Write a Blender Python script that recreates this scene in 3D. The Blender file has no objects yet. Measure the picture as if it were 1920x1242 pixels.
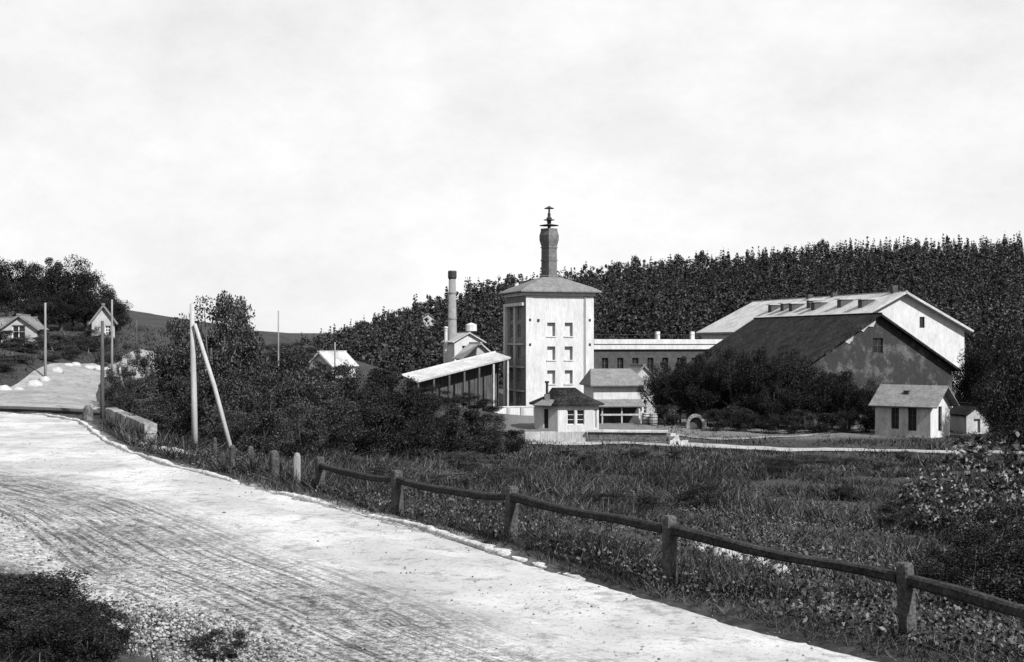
import bpy, math, random
import numpy as np
from mathutils import Vector, Matrix
R = math.radians
S = bpy.context.scene
COL = S.collection
# ------------------------------------------------------------------ camera, sky, sun, exposure
F, HX, HY = 2400.0, 960.0, 645.0          # focal length in photo pixels, principal x, horizon row
cam = bpy.data.cameras.new('camera'); cam_o = bpy.data.objects.new('camera', cam); COL.objects.link(cam_o)
cam.sensor_width = 36; cam.lens = F / 1920 * 36; cam.shift_y = (HY - 621) / 1920
cam.clip_start = 0.1; cam.clip_end = 8000
cam_o.location = (0, 0, 0); cam_o.rotation_euler = (R(90), 0, 0)
S.camera = cam_o
SUN_AZ, SUN_EL = R(43), R(41)             # azimuth measured right of straight behind the camera
to_sun = Vector((math.sin(SUN_AZ) * math.cos(SUN_EL), -math.cos(SUN_AZ) * math.cos(SUN_EL), math.sin(SUN_EL)))
W = bpy.data.worlds.new('World'); S.world = W; W.use_nodes = True
nt = W.node_tree; nt.nodes.clear()
def N(t, kind, **kw):
    n = t.nodes.new(kind)
    for k, v in kw.items(): setattr(n, k, v)
    return n
wo = N(nt, 'ShaderNodeOutputWorld'); wb = N(nt, 'ShaderNodeBackground'); sky = N(nt, 'ShaderNodeTexSky')
sky.sky_type = 'NISHITA'; sky.sun_disc = False; sky.sun_elevation = SUN_EL; sky.sun_rotation = math.atan2(to_sun.x, to_sun.y)
bw = N(nt, 'ShaderNodeRGBToBW'); nt.links.new(sky.outputs[0], bw.inputs[0])      # the plate is black and white
tc = N(nt, 'ShaderNodeTexCoord'); mp = N(nt, 'ShaderNodeMapping'); mp.inputs['Scale'].default_value = (3, 3, 5)
nz = N(nt, 'ShaderNodeTexNoise'); nz.inputs['Scale'].default_value = 1.6; nz.inputs['Detail'].default_value = 12; nz.inputs['Roughness'].default_value = .68
nt.links.new(tc.outputs['Generated'], mp.inputs[0]); nt.links.new(mp.outputs[0], nz.inputs[0])
rp = N(nt, 'ShaderNodeValToRGB')
rp.color_ramp.elements[0].position = .30; rp.color_ramp.elements[0].color = (.80, .80, .80, 1)
rp.color_ramp.elements[1].position = .62; rp.color_ramp.elements[1].color = (1, 1, 1, 1)
nt.links.new(nz.outputs[0], rp.inputs[0])
cl = N(nt, 'ShaderNodeMath', operation='MULTIPLY'); cl.inputs[1].default_value = 5.45; nt.links.new(rp.outputs[0], cl.inputs[0])
mx = N(nt, 'ShaderNodeMix'); mx.data_type = 'FLOAT'; mx.inputs[0].default_value = .92
nt.links.new(bw.outputs[0], mx.inputs[2]); nt.links.new(cl.outputs[0], mx.inputs[3])
nt.links.new(mx.outputs[0], wb.inputs[0]); wb.inputs[1].default_value = .1
nt.links.new(wb.outputs[0], wo.inputs[0])
sl = bpy.data.lights.new('sun', 'SUN'); sl.energy = 5; sl.angle = R(.5); sl.color = (1, 1, 1)
so = bpy.data.objects.new('sun', sl); COL.objects.link(so); so.rotation_euler = to_sun.to_track_quat('Z', 'Y').to_euler(); so.location = (30, -40, 60)
S.view_settings.view_transform = 'Standard'; S.view_settings.look = 'None'; S.view_settings.gamma = 1
S.view_settings.use_curve_mapping = False; S.view_settings.exposure = .9
rng = np.random.default_rng(7); random.seed(7)

# ------------------------------------------------------------------ materials
def mat(name, base, var=.3, scale=3., rough=.85, bump=.0, fine=0., fscale=40., stretch=(1, 1, 1), island=None, spec=.25, objvar=0.):
    m = bpy.data.materials.new(name); m.use_nodes = True; t = m.node_tree; p = t.nodes['Principled BSDF']
    p.inputs['Roughness'].default_value = rough; p.inputs['Specular IOR Level'].default_value = spec
    c = N(t, 'ShaderNodeTexCoord'); mpp = N(t, 'ShaderNodeMapping'); mpp.inputs['Scale'].default_value = stretch
    t.links.new(c.outputs['Object'], mpp.inputs[0])
    n1 = N(t, 'ShaderNodeTexNoise'); n1.inputs['Scale'].default_value = scale; n1.inputs['Detail'].default_value = 6; n1.inputs['Roughness'].default_value = .65
    t.links.new(mpp.outputs[0], n1.inputs[0])
    mr = N(t, 'ShaderNodeMapRange'); mr.inputs[1].default_value = .3; mr.inputs[2].default_value = .7
    mr.inputs[3].default_value = 1 - var; mr.inputs[4].default_value = 1 + var; t.links.new(n1.outputs[0], mr.inputs[0])
    v = mr.outputs[0]
    def mul(a, b):
        q = N(t, 'ShaderNodeMath', operation='MULTIPLY'); t.links.new(a, q.inputs[0])
        if isinstance(b, float): q.inputs[1].default_value = b
        else: t.links.new(b, q.inputs[1])
        return q.outputs[0]
    n2 = None
    if fine:
        n2 = N(t, 'ShaderNodeTexNoise'); n2.inputs['Scale'].default_value = fscale; n2.inputs['Detail'].default_value = 4
        t.links.new(mpp.outputs[0], n2.inputs[0])
        m2 = N(t, 'ShaderNodeMapRange'); m2.inputs[1].default_value = .35; m2.inputs[2].default_value = .65
        m2.inputs[3].default_value = 1 - fine; m2.inputs[4].default_value = 1 + fine; t.links.new(n2.outputs[0], m2.inputs[0])
        v = mul(v, m2.outputs[0])
    if island:
        g = N(t, 'ShaderNodeNewGeometry'); pw = N(t, 'ShaderNodeMath', operation='POWER'); pw.inputs[1].default_value = island[2]
        t.links.new(g.outputs['Random Per Island'], pw.inputs[0])
        m3 = N(t, 'ShaderNodeMapRange'); m3.inputs[3].default_value = island[0]; m3.inputs[4].default_value = island[1]
        t.links.new(pw.outputs[0], m3.inputs[0]); v = mul(v, m3.outputs[0])
    if objvar:
        oi = N(t, 'ShaderNodeObjectInfo'); m4 = N(t, 'ShaderNodeMapRange'); m4.inputs[3].default_value = 1 - objvar; m4.inputs[4].default_value = 1 + objvar
        t.links.new(oi.outputs['Random'], m4.inputs[0]); v = mul(v, m4.outputs[0])
    v = mul(v, float(base)); t.links.new(v, p.inputs['Base Color'])
    if bump:
        b = N(t, 'ShaderNodeBump'); b.inputs['Strength'].default_value = bump; b.inputs['Distance'].default_value = .05
        t.links.new((n2 or n1).outputs[0], b.inputs['Height']); t.links.new(b.outputs[0], p.inputs['Normal'])
    return m
M = dict(
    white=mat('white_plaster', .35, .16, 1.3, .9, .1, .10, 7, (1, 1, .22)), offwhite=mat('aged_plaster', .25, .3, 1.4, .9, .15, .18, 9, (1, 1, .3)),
    sidebrick=mat('dark_side_brick', .11, .4, 1.5, .9, .2, .3, 14), grey=mat('grey_render', .25, .25, 1.2, .9, .15, .15, 10), darkbrick=mat('dark_brick', .04, .4, 1.5, .9, .2, .3, 14),  # tower side wall: brick much darker than the white front
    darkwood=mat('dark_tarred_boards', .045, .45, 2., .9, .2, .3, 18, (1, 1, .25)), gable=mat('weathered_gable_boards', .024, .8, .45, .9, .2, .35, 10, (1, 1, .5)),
    darkroof=mat('dark_tile_roof', .013, .75, .8, .95, .5, .6, 4, spec=.08), paleroof=mat('pale_sheet_roof', .27, .3, .6, .6, .1, .2, 5),
    greyroof=mat('grey_shingle_roof', .11, .3, 1.5, .85, .3, .3, 9), metal=mat('dark_iron', .02, .2, 3, .5), window=mat('dark_window_pane', .012, .2, 2, .15, spec=.5),
    frame=mat('white_window_frame', .5, .08, 5, .7), brick=mat('chimney_brick', .085, .4, 2.5, .9, .3, .3, 12), palebrick=mat('pale_chimney_brick', .13, .2, 1.5, .9, .2, .2, 8),
    timber=mat('weathered_timber', .038, .5, 3, .85, .4, .5, 25, (1, 1, 1)), palewood=mat('bleached_pole_wood', .25, .2, 3, .8, .2, .2, 30, (4, 4, .3)),
    shaded_railwood=mat('shaded_rail_timber', .02, .5, 3, .9, .4, .5, 25, spec=.1), greypole=mat('grey_pole_wood', .15, .3, 3, .8, .2, .2, 30, (4, 4, .3)), darkpole=mat('dark_pole_wood', .05, .3, 3, .8, .2, .2, 30, (4, 4, .3)), stone=mat('pale_stone', .3, .25, 2, .9, .4, .25, 14, objvar=.15),  # rail timber darker than the posts: shade of the road face put into its colour
    greystone=mat('grey_wall_stone', .14, .5, 1.5, .9, .4, .3, 9, objvar=.3), darkstone=mat('dark_wall_stone', .07, .5, 1.5, .9, .4, .4, 8), pebble=mat('gravel_stone', .17, .2, 3, .9, .2, 0, 20, island=(.15, 1.5, 1.2)),
    leaf=mat('leaf_foliage', .024, .45, 2.5, .85, island=(.25, 3.0, 2.2), spec=.12, objvar=.25), leafpale=mat('pale_leaf_foliage', .034, .3, .9, .6, island=(.12, 5, 3.4), spec=.4),
    leafdark=mat('dark_leaf_foliage', .012, .45, 2.5, .9, island=(.25, 3.0, 2.2), spec=.08, objvar=.3), forest=mat('forest_foliage', .025, .5, .05, .8, island=(.12, 2.6, 1.7), spec=.1),
    needle=mat('pine_foliage', .018, .3, .9, .8, island=(.2, 2.4, 1.5), spec=.1, objvar=.2),
    bark=mat('tree_bark', .06, .4, 4, .9, .3), grass=mat('meadow_grass', .020, .7, .25, .8, island=(.1, 4.2, 2.8), spec=.15),
)

def patchy(name, dark, pale, scale, lo, hi):
    m = mat(name, 1., .35, 2.5, .9, .3, .3, 12, (1, 1, .6)); t = m.node_tree; p = t.nodes['Principled BSDF']; src = p.inputs['Base Color'].links[0].from_socket
    c = N(t, 'ShaderNodeTexCoord'); n1 = N(t, 'ShaderNodeTexNoise'); n1.inputs['Scale'].default_value = scale; n1.inputs['Detail'].default_value = 8; n1.inputs['Roughness'].default_value = .75; t.links.new(c.outputs['Object'], n1.inputs[0])
    q = N(t, 'ShaderNodeMapRange'); q.inputs[1].default_value = lo; q.inputs[2].default_value = hi; q.inputs[3].default_value = dark; q.inputs[4].default_value = pale; t.links.new(n1.outputs[0], q.inputs[0])
    k = N(t, 'ShaderNodeMath', operation='MULTIPLY'); t.links.new(src, k.inputs[0]); t.links.new(q.outputs[0], k.inputs[1]); t.links.new(k.outputs[0], p.inputs['Base Color']); return m
M['gable'] = patchy('weathered_gable_render', .020, .085, .45, .50, .66)

# ------------------------------------------------------------------ mesh helpers
class MB:
    def __init__(s): s.v, s.f = [], []
    def poly(s, pts):
        b = len(s.v); s.v += [tuple(p) for p in pts]; s.f.append(tuple(range(b, b + len(pts)))); return s
    def box(s, a, b):
        (x0, y0, z0), (x1, y1, z1) = a, b; k = len(s.v)
        s.v += [(x0, y0, z0), (x1, y0, z0), (x1, y1, z0), (x0, y1, z0), (x0, y0, z1), (x1, y0, z1), (x1, y1, z1), (x0, y1, z1)]
        s.f += [tuple(k + i for i in q) for q in ((3, 2, 1, 0), (4, 5, 6, 7), (0, 1, 5, 4), (1, 2, 6, 5), (2, 3, 7, 6), (3, 0, 4, 7))]; return s
    def slab(s, pts, t):                       # a polygon (counter-clockwise from outside) given thickness t inwards
        p = [Vector(q) for q in pts]; n = (p[1] - p[0]).cross(p[2] - p[0]).normalized(); q = [a - n * t for a in p]; m = len(p)
        k = len(s.v); s.v += [tuple(a) for a in p + q]
        s.f.append(tuple(k + i for i in range(m))); s.f.append(tuple(k + m + i for i in reversed(range(m))))
        for i in range(m): j = (i + 1) % m; s.f.append((k + i, k + m + i, k + m + j, k + j))
        return s
    def rings(s, rings, cap=True):             # list of equally long rings of points
        k = len(s.v); m = len(rings[0])
        for r in rings: s.v += [tuple(p) for p in r]
        for i in range(len(rings) - 1):
            for j in range(m):
                a, b = k + i * m + j, k + i * m + (j + 1) % m; s.f.append((a, b, b + m, a + m))
        if cap: s.f.append(tuple(k + j for j in reversed(range(m)))); s.f.append(tuple(k + (len(rings) - 1) * m + j for j in range(m)))
        return s
    def lathe(s, prof, n=12, c=(0, 0), a0=0.):
        return s.rings([[(c[0] + r * math.cos(a0 + 2 * math.pi * j / n), c[1] + r * math.sin(a0 + 2 * math.pi * j / n), z) for j in range(n)] for r, z in prof])
    def tube(s, pts, rad, n=7, jit=0.):
        P = [Vector(p) for p in pts]; rr = []
        for i, p in enumerate(P):
            d = (P[min(i + 1, len(P) - 1)] - P[max(i - 1, 0)]).normalized()
            a = d.cross(Vector((0, 0, 1)));  a = Vector((1, 0, 0)) if a.length < .05 else a.normalized(); b = a.cross(d)
            r = rad[i] if isinstance(rad, (list, tuple)) else rad
            rr.append([p + (a * math.cos(2 * math.pi * j / n) + b * math.sin(2 * math.pi * j / n)) * r * (1 + random.uniform(-jit, jit)) for j in range(n)])
        return s.rings(rr)
    def wall(s, o, u, prof, ops=(), depth=.25):
        """vertical wall through o along u; prof = [(distance, height)...]; ops = openings (u0,u1,z0,z1) with real reveals"""
        o = Vector(o); u = Vector(u).normalized(); z = Vector((0, 0, 1)); n = u.cross(z)
        P = lambda a, h, d=0: o + u * a + z * h - n * d
        def top(a):
            for (a0, h0), (a1, h1) in zip(prof, prof[1:]):
                if a0 - 1e-9 <= a <= a1 + 1e-9: return h0 + (h1 - h0) * (a - a0) / (a1 - a0)
        cuts = sorted(set([p[0] for p in prof] + [q for w in ops for q in w[:2]]))
        for a, b in zip(cuts, cuts[1:]):
            z0 = 0
            for w in sorted([w for w in ops if w[0] <= a + 1e-6 and w[1] >= b - 1e-6], key=lambda w: w[2]):
                if w[2] > z0 + 1e-6: s.poly([P(a, z0), P(b, z0), P(b, w[2]), P(a, w[2])])
                z0 = w[3]
            ta, tb = top(a), top(b)
            if ta - z0 < 1e-6: s.poly([P(a, z0), P(b, z0), P(b, tb)])
            elif tb - z0 < 1e-6: s.poly([P(a, z0), P(b, z0), P(a, ta)])
            else: s.poly([P(a, z0), P(b, z0), P(b, tb), P(a, ta)])
        for a, b, c, d in ops:
            s.poly([P(a, d), P(b, d), P(b, d, depth), P(a, d, depth)]); s.poly([P(b, c), P(a, c), P(a, c, depth), P(b, c, depth)])
            s.poly([P(a, c), P(a, d), P(a, d, depth), P(a, c, depth)]); s.poly([P(b, d), P(b, c), P(b, c, depth), P(b, d, depth)])
        return s
    def mesh(s, name, smooth=False):
        me = bpy.data.meshes.new(name); me.from_pydata(s.v, [], s.f); me.update()
        if smooth: me.polygons.foreach_set('use_smooth', [True] * len(me.polygons))
        return me
    def build(s, name, m, parent=None, smooth=False):
        return link(name, s.mesh(name, smooth), m, parent)
def link(name, me, m=None, parent=None):
    o = bpy.data.objects.new(name, me); COL.objects.link(o)
    if m is not None and me is not None:
        if not me.materials: me.materials.append(M[m] if isinstance(m, str) else m)
    if parent: o.parent = parent
    return o
def tag(o, label=None, cat=None, group=None, kind=None):
    for k, v in (('label', label), ('category', cat), ('group', group), ('kind', kind)):
        if v: o[k] = v
    return o
def thing(name, loc, rz, label, cat, group=None):
    o = bpy.data.objects.new(name, None); COL.objects.link(o); o.location = loc; o.rotation_euler = (0, 0, rz); o.empty_display_size = .3
    return tag(o, label, cat, group)
def copy_tree(o, parent=None):
    c = o.copy(); COL.objects.link(c); c.parent = parent
    for ch in o.children: copy_tree(ch, c)
    return c
def np_mesh(name, v, quads=None, tris=None):
    """quick mesh from numpy arrays"""
    me = bpy.data.meshes.new(name); v = np.asarray(v, np.float32); f = quads if quads is not None else tris; k = f.shape[1]
    me.vertices.add(len(v)); me.vertices.foreach_set('co', v.ravel()); me.loops.add(f.size); me.loops.foreach_set('vertex_index', f.astype(np.int32).ravel())
    me.polygons.add(len(f)); me.polygons.foreach_set('loop_start', np.arange(0, f.size, k, dtype=np.int32)); me.update(calc_edges=True); return me
def at(px, py, d): return Vector(((px - HX) / F * d, d, (HY - py) / F * d))

# ------------------------------------------------------------------ terrain
CP = [  # x, y, z known points of the ground
 (0, 0, -1.75), (-4, 4, -1.8), (-7, 10, -2.0), (-13, 14, -1.9), (-12, 20, -2.7), (-20, 28, -2.6), (-30, 36, -2.6), (8, -10, -1.9), (-30, 0, -1.0), (-60, 30, -.5), (-60, 0, 0),
 (22, -11, -3.45), (13.8, .2, -3.45), (4, 14, -3.45), (.3, 20, -3.45), (-3.9, 27, -3.45), (-7, 32, -3.45), (-12, 40, -3.45), (-16, 49, -3.45), (-19.5, 57, -3.45), (-24, 62.5, -3.45), (-32, 65.5, -3.4), (-45, 67, -3.3),
 (14.5, -11, -3.4), (-2.8, 14, -3.4), (-5.6, 18, -3.4), (-10.8, 26.5, -3.4), (-15, 32, -3.4), (-24, 41, -3.4), (-36, 47, -3.3),
 (3, 20, -3.6), (-3, 30, -3.65), (8, 14, -3.6), (16, 6, -3.7), (-8, 38, -3.7), (-12, 48, -3.9),
 (10, 28, -4.6), (16, 20, -4.5), (0, 42, -5.0), (26, 26, -5.3), (-4, 52, -5.3), (20, 60, -6.6), (0, 72, -6.6), (45, 45, -6.2), (70, 70, -7.4), (-12, 62, -4.9),
 (0, 108, -8.75), (15, 108, -8.75), (30, 105, -8.6), (60, 105, -8.6), (5, 119, -8.05), (15, 122, -8.1), (36, 116, -8.4), (5, 168, -8.8), (50, 172, -8.8), (30, 140, -8.6), (90, 140, -8.0), (100, 100, -8.0), (-15, 160, -8.6), (-20, 110, -7.2), (-18, 80, -5.6), (-15, 68, -4.9),
 (-34.5, 78, -3.1), (-35, 90, -2.9), (-34.8, 107, -2.1), (-26, 80, -3.1), (-31, 98, -2.5), (-21, 66, -3.45), (-33, 125, -1.2),
 (-37.5, 92, -1.9), (-38, 108, -.9), (-42, 112, -.3), (-46, 96, -.5), (-44, 130, 1.0), (-40, 145, 1.6), (-58, 132, 2.0), (-75, 150, 4.5), (-80, 110, 4), (-60, 90, .2), (-24, 135, -2.2), (-20, 150, -4.5), (-32, 180, 1.0), (-60, 200, 5),
 (-120, 250, 8), (-100, 400, -9), (-70, 400, -9), (-55, 340, -9.5), (-95, 470, -10), (-176, 900, 9), (-240, 900, 13), (-330, 800, 16), (-60, 300, -7), (-40, 230, -8), (0, 235, -8), (50, 245, -8), (100, 240, -6), (160, 230, -3), (0, 900, -5), (300, 900, 20), (600, 600, 30), (-600, 600, 30), (400, 100, 0), (-400, 0, 10), (200, -200, -4), (-200, -200, 4), (600, 1500, 20), (-500, 1500, 15), (0, 1500, 0),
]
RIDGE = [(545, -9), (600, -6), (650, -1), (720, 4), (800, 9.2), (900, 14.6), (1060, 20.2), (1170, 23), (1280, 24.5), (1400, 25.6), (1500, 29), (1650, 30.8), (1800, 31), (1920, 31), (2100, 30), (2350, 28)]
for p, z in RIDGE:
    x = (p - HX) / F * 480; CP += [(x, 480, z), (x * 1.3, 620, z - 7)]
    if p > 700: CP += [(x * .75, 355, -7.5 + (z + 7.5) * .47)]
CP = np.array(CP, float)
_c = 4.0
def _k(a, b): return np.sqrt(((a[:, None, :] - b[None, :, :]) ** 2).sum(-1) + _c * _c)
_n = len(CP); _A = np.zeros((_n + 3, _n + 3)); _A[:_n, :_n] = _k(CP[:, :2], CP[:, :2]); _A[:_n, _n] = _A[_n, :_n] = 1; _A[:_n, _n + 1:] = CP[:, :2]; _A[_n + 1:, :_n] = CP[:, :2].T
_wt = np.linalg.solve(_A, np.r_[CP[:, 2], 0, 0, 0])
def cr(P, n):                                  # Catmull-Rom through P, n points per span
    P = np.array(P, float); Q = np.vstack([2 * P[0] - P[1], P, 2 * P[-1] - P[-2]]); out = []
    for i in range(1, len(Q) - 2):
        t = np.linspace(0, 1, n, endpoint=False)[:, None]; a, b, c, d = Q[i - 1], Q[i], Q[i + 1], Q[i + 2]
        out.append(.5 * (2 * b + (c - a) * t + (2 * a - 5 * b + 4 * c - d) * t * t + (3 * b - a - 3 * c + d) * t ** 3))
    return np.vstack(out + [P[-1:]])
RE = cr([(22, -11), (13.8, .2), (3.98, 14), (2.32, 16.4), (.33, 20), (-1.04, 22.7), (-3.85, 27.1), (-7, 31.8), (-12.1, 40.4), (-16, 49), (-19.5, 57), (-24, 62.5), (-32, 65.5), (-45, 67), (-70, 67)], 12)
LE = cr([(14.5, -11), (6.8, .4), (-2.8, 13.9), (-3.9, 15.6), (-5.6, 18), (-6.9, 19.8), (-8.6, 22.8), (-10.8, 26.5), (-15, 32), (-19.5, 37), (-24, 41), (-29, 44.5), (-36, 47.5), (-47, 50), (-70, 52)], 12)
ROADZ = -3.45
def dist_poly(p, L):
    a, b = L[:-1], L[1:]; best = np.full(len(p), 1e9)
    for i in range(len(a)):
        ab = b[i] - a[i]; t = np.clip(((p - a[i]) @ ab) / (ab @ ab), 0, 1); best = np.minimum(best, np.hypot(*(p - a[i] - t[:, None] * ab).T))
    return best
def inside(p, poly):
    c = np.zeros(len(p), bool); x, y = p.T; n = len(poly)
    for i in range(n):
        (x1, y1), (x2, y2) = poly[i], poly[(i + 1) % n]
        if y1 != y2: c ^= ((y1 > y) != (y2 > y)) & (x < (x2 - x1) * (y - y1) / (y2 - y1) + x1)
    return c
RPOLY = np.vstack([RE, LE[::-1]])
def sst(a, b, x): t = np.clip((x - a) / (b - a), 0, 1); return t * t * (3 - 2 * t)
def wob(x, y, s, seed):                        # cheap smooth noise
    r = np.random.default_rng(seed); o = np.zeros(np.shape(x))
    for i in range(6):
        a = r.uniform(0, 6.28); f = s * r.uniform(.6, 2.2); o = o + np.sin((x * math.cos(a) + y * math.sin(a)) * f + r.uniform(0, 6.28)) / 6
    return o
def terrain(p, sink=True):
    p = np.atleast_2d(np.asarray(p, float)); z = np.empty(len(p))
    for i in range(0, len(p), 4000):
        q = p[i:i + 4000]; z[i:i + 4000] = _k(q, CP[:, :2]) @ _wt[:_n] + _wt[_n] + q @ _wt[_n + 1:]
    z = z + .12 * wob(p[:, 0], p[:, 1], .7, 3) * sst(.5, 4, 0 * z + 4) + .05 * wob(p[:, 0], p[:, 1], 2.6, 4)
    near = (p[:, 0] > -75) & (p[:, 0] < 30) & (p[:, 1] < 75) & (p[:, 1] > -15)
    if near.any():
        q = p[near]; d = np.minimum(dist_poly(q, RE), dist_poly(q, LE)); ins = inside(q, RPOLY)
        zz = z[near]; zz = np.where(ins, ROADZ - (.16 if sink else 0) * sst(0, .5, d), ROADZ + .05 + (zz - ROADZ - .05) * sst(.1, 1.9, d) + .05 * wob(q[:, 0], q[:, 1], 3.1, 5) * sst(0, .5, d)); z[near] = zz
    return z
def gz(x, y): return float(terrain([(x, y)], False)[0])
def axis(a, b, step, lo, hi, g):
    c = list(np.arange(a, b, step)); s = step; v = a
    while v > lo: s *= g; v -= s; c.insert(0, v)
    s = step; v = c[-1]
    while v < hi: s *= g; v += s; c.append(v)
    return np.array(c)
X, Y = axis(-24, 20, .3, -1800, 1800, 1.07), axis(-6, 70, .3, -300, 5000, 1.055)
gx, gy = np.meshgrid(X, Y); P2 = np.c_[gx.ravel(), gy.ravel()]; Z = terrain(P2)
nx, ny = len(X), len(Y); i = np.arange(nx - 1)[None, :] + np.arange(ny - 1)[:, None] * nx; i = i.ravel()
me = np_mesh('ground', np.c_[P2, Z], np.c_[i, i + 1, i + 1 + nx, i + nx]); me.polygons.foreach_set('use_smooth', [True] * len(me.polygons))
# stony verge on the road side of the near bank: a mask of the place itself
stn = np.zeros(len(P2)); nr = (P2[:, 0] > -40) & (P2[:, 0] < 20) & (P2[:, 1] < 60); stn[nr] = 1 - sst(.2, 2.0, dist_poly(P2[nr], LE) + .6 * wob(P2[nr, 0], P2[nr, 1], 1.4, 9))
stn[nr] = np.maximum(stn[nr], .8 * sst(18, 24, P2[nr, 1]) * (1 - sst(.0, .45, dist_poly(P2[nr], RE) + .25 * wob(P2[nr, 0], P2[nr, 1], 2.4, 19))))
# yard and factory ground is trodden earth
yd = sst(112, 118, P2[:, 1]) * (1 - sst(185, 200, P2[:, 1])) * sst(-4, 2, P2[:, 0]) * (1 - sst(34, 40, P2[:, 0])); stn = np.maximum(stn, .35 * yd)
at_ = me.attributes.new('stony', 'FLOAT', 'POINT'); at_.data.foreach_set('value', stn.astype(np.float32))
gm = mat('meadow_ground', .019, .5, .25, .95, .5, .6, 6)
t = gm.node_tree; pr = t.nodes['Principled BSDF']; src = pr.inputs['Base Color'].links[0].from_socket
av = N(t, 'ShaderNodeAttribute', attribute_name='stony'); nn = N(t, 'ShaderNodeTexNoise'); nn.inputs['Scale'].default_value = 9; nn.inputs['Detail'].default_value = 8; nn.inputs['Roughness'].default_value = .8
c3 = N(t, 'ShaderNodeTexCoord'); t.links.new(c3.outputs['Object'], nn.inputs[0])
mr = N(t, 'ShaderNodeMapRange'); mr.inputs[1].default_value = .42; mr.inputs[2].default_value = .58; mr.inputs[3].default_value = .07; mr.inputs[4].default_value = .36; t.links.new(nn.outputs[0], mr.inputs[0])
mm = N(t, 'ShaderNodeMix'); mm.data_type = 'FLOAT'; t.links.new(av.outputs['Fac'], mm.inputs[0]); t.links.new(src, mm.inputs[2]); t.links.new(mr.outputs[0], mm.inputs[3]); t.links.new(mm.outputs[0], pr.inputs['Base Color'])
tag(link('ground', me, gm), kind='structure')

# ------------------------------------------------------------------ roads
def road_mat(name, base, rutlo, ruthi):
    m = bpy.data.materials.new(name); m.use_nodes = True; t = m.node_tree; p = t.nodes['Principled BSDF']; p.inputs['Roughness'].default_value = .95; p.inputs['Specular IOR Level'].default_value = .1
    uv = N(t, 'ShaderNodeTexCoord'); sx = N(t, 'ShaderNodeSeparateXYZ'); t.links.new(uv.outputs['UV'], sx.inputs[0])
    def noise(scale, detail, rough, vec, st):
        mpp = N(t, 'ShaderNodeMapping'); mpp.inputs['Scale'].default_value = st; t.links.new(vec, mpp.inputs[0])
        q = N(t, 'ShaderNodeTexNoise'); q.inputs['Scale'].default_value = scale; q.inputs['Detail'].default_value = detail; q.inputs['Roughness'].default_value = rough; t.links.new(mpp.outputs[0], q.inputs[0]); return q.outputs[0]
    def rng_(v, a, b, c, d):
        q = N(t, 'ShaderNodeMapRange'); q.interpolation_type = 'SMOOTHSTEP'
        for k, w in enumerate((a, b, c, d)): q.inputs[k + 1].default_value = w
        t.links.new(v, q.inputs[0]); return q.outputs[0]
    def math_(op, a, b):
        q = N(t, 'ShaderNodeMath', operation=op)
        for k, w in enumerate((a, b)):
            if isinstance(w, (int, float)): q.inputs[k].default_value = w
            else: t.links.new(w, q.inputs[k])
        return q.outputs[0]
    UV = uv.outputs['UV']; OB = uv.outputs['Object']
    rut = rng_(noise(1, 5, .7, UV, (.22, 9, 1)), .44, .60, 1, .30)                       # wheel lines run along the road
    fleck = rng_(noise(11, 8, .95, OB, (1, 1, 1)), .43, .56, .15, 1.15)
    speck = math_('MULTIPLY', rng_(noise(12, 8, .92, OB, (1, 1, 1)), .37, .47, .3, 1), rng_(noise(2.2, 6, .8, OB, (1, 1, 1)), .36, .50, .62, 1.05))
    patch = rng_(noise(.35, 4, .6, OB, (1, 1, 1)), .35, .65, .80, 1.12)
    w = rng_(math_('ADD', sx.outputs['Y'], math_('MULTIPLY', math_('SUBTRACT', noise(.5, 4, .6, OB, (1, 1, 1)), .5), 1.6)), rutlo, ruthi, 1, 0.06)   # the worn side of the carriageway
    brk = rng_(noise(.9, 5, .7, OB, (1, 1, 1)), .36, .52, .1, 1); rm = N(t, 'ShaderNodeMix'); rm.data_type = 'FLOAT'; t.links.new(brk, rm.inputs[0]); rm.inputs[2].default_value = .92; t.links.new(rut, rm.inputs[3]); worn = math_('MULTIPLY', rm.outputs[0], fleck)
    v = N(t, 'ShaderNodeMix'); v.data_type = 'FLOAT'; t.links.new(w, v.inputs[0]); v.inputs[2].default_value = 1; t.links.new(worn, v.inputs[3])
    v = math_('MULTIPLY', math_('MULTIPLY', v.outputs[0], speck), math_('MULTIPLY', patch, base)); t.links.new(v, p.inputs['Base Color'])
    b = N(t, 'ShaderNodeBump'); b.inputs['Strength'].default_value = .5; b.inputs['Distance'].default_value = .03; t.links.new(noise(16, 6, .8, OB, (1, 1, 1)), b.inputs['Height']); t.links.new(b.outputs[0], p.inputs['Normal'])
    return m
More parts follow.
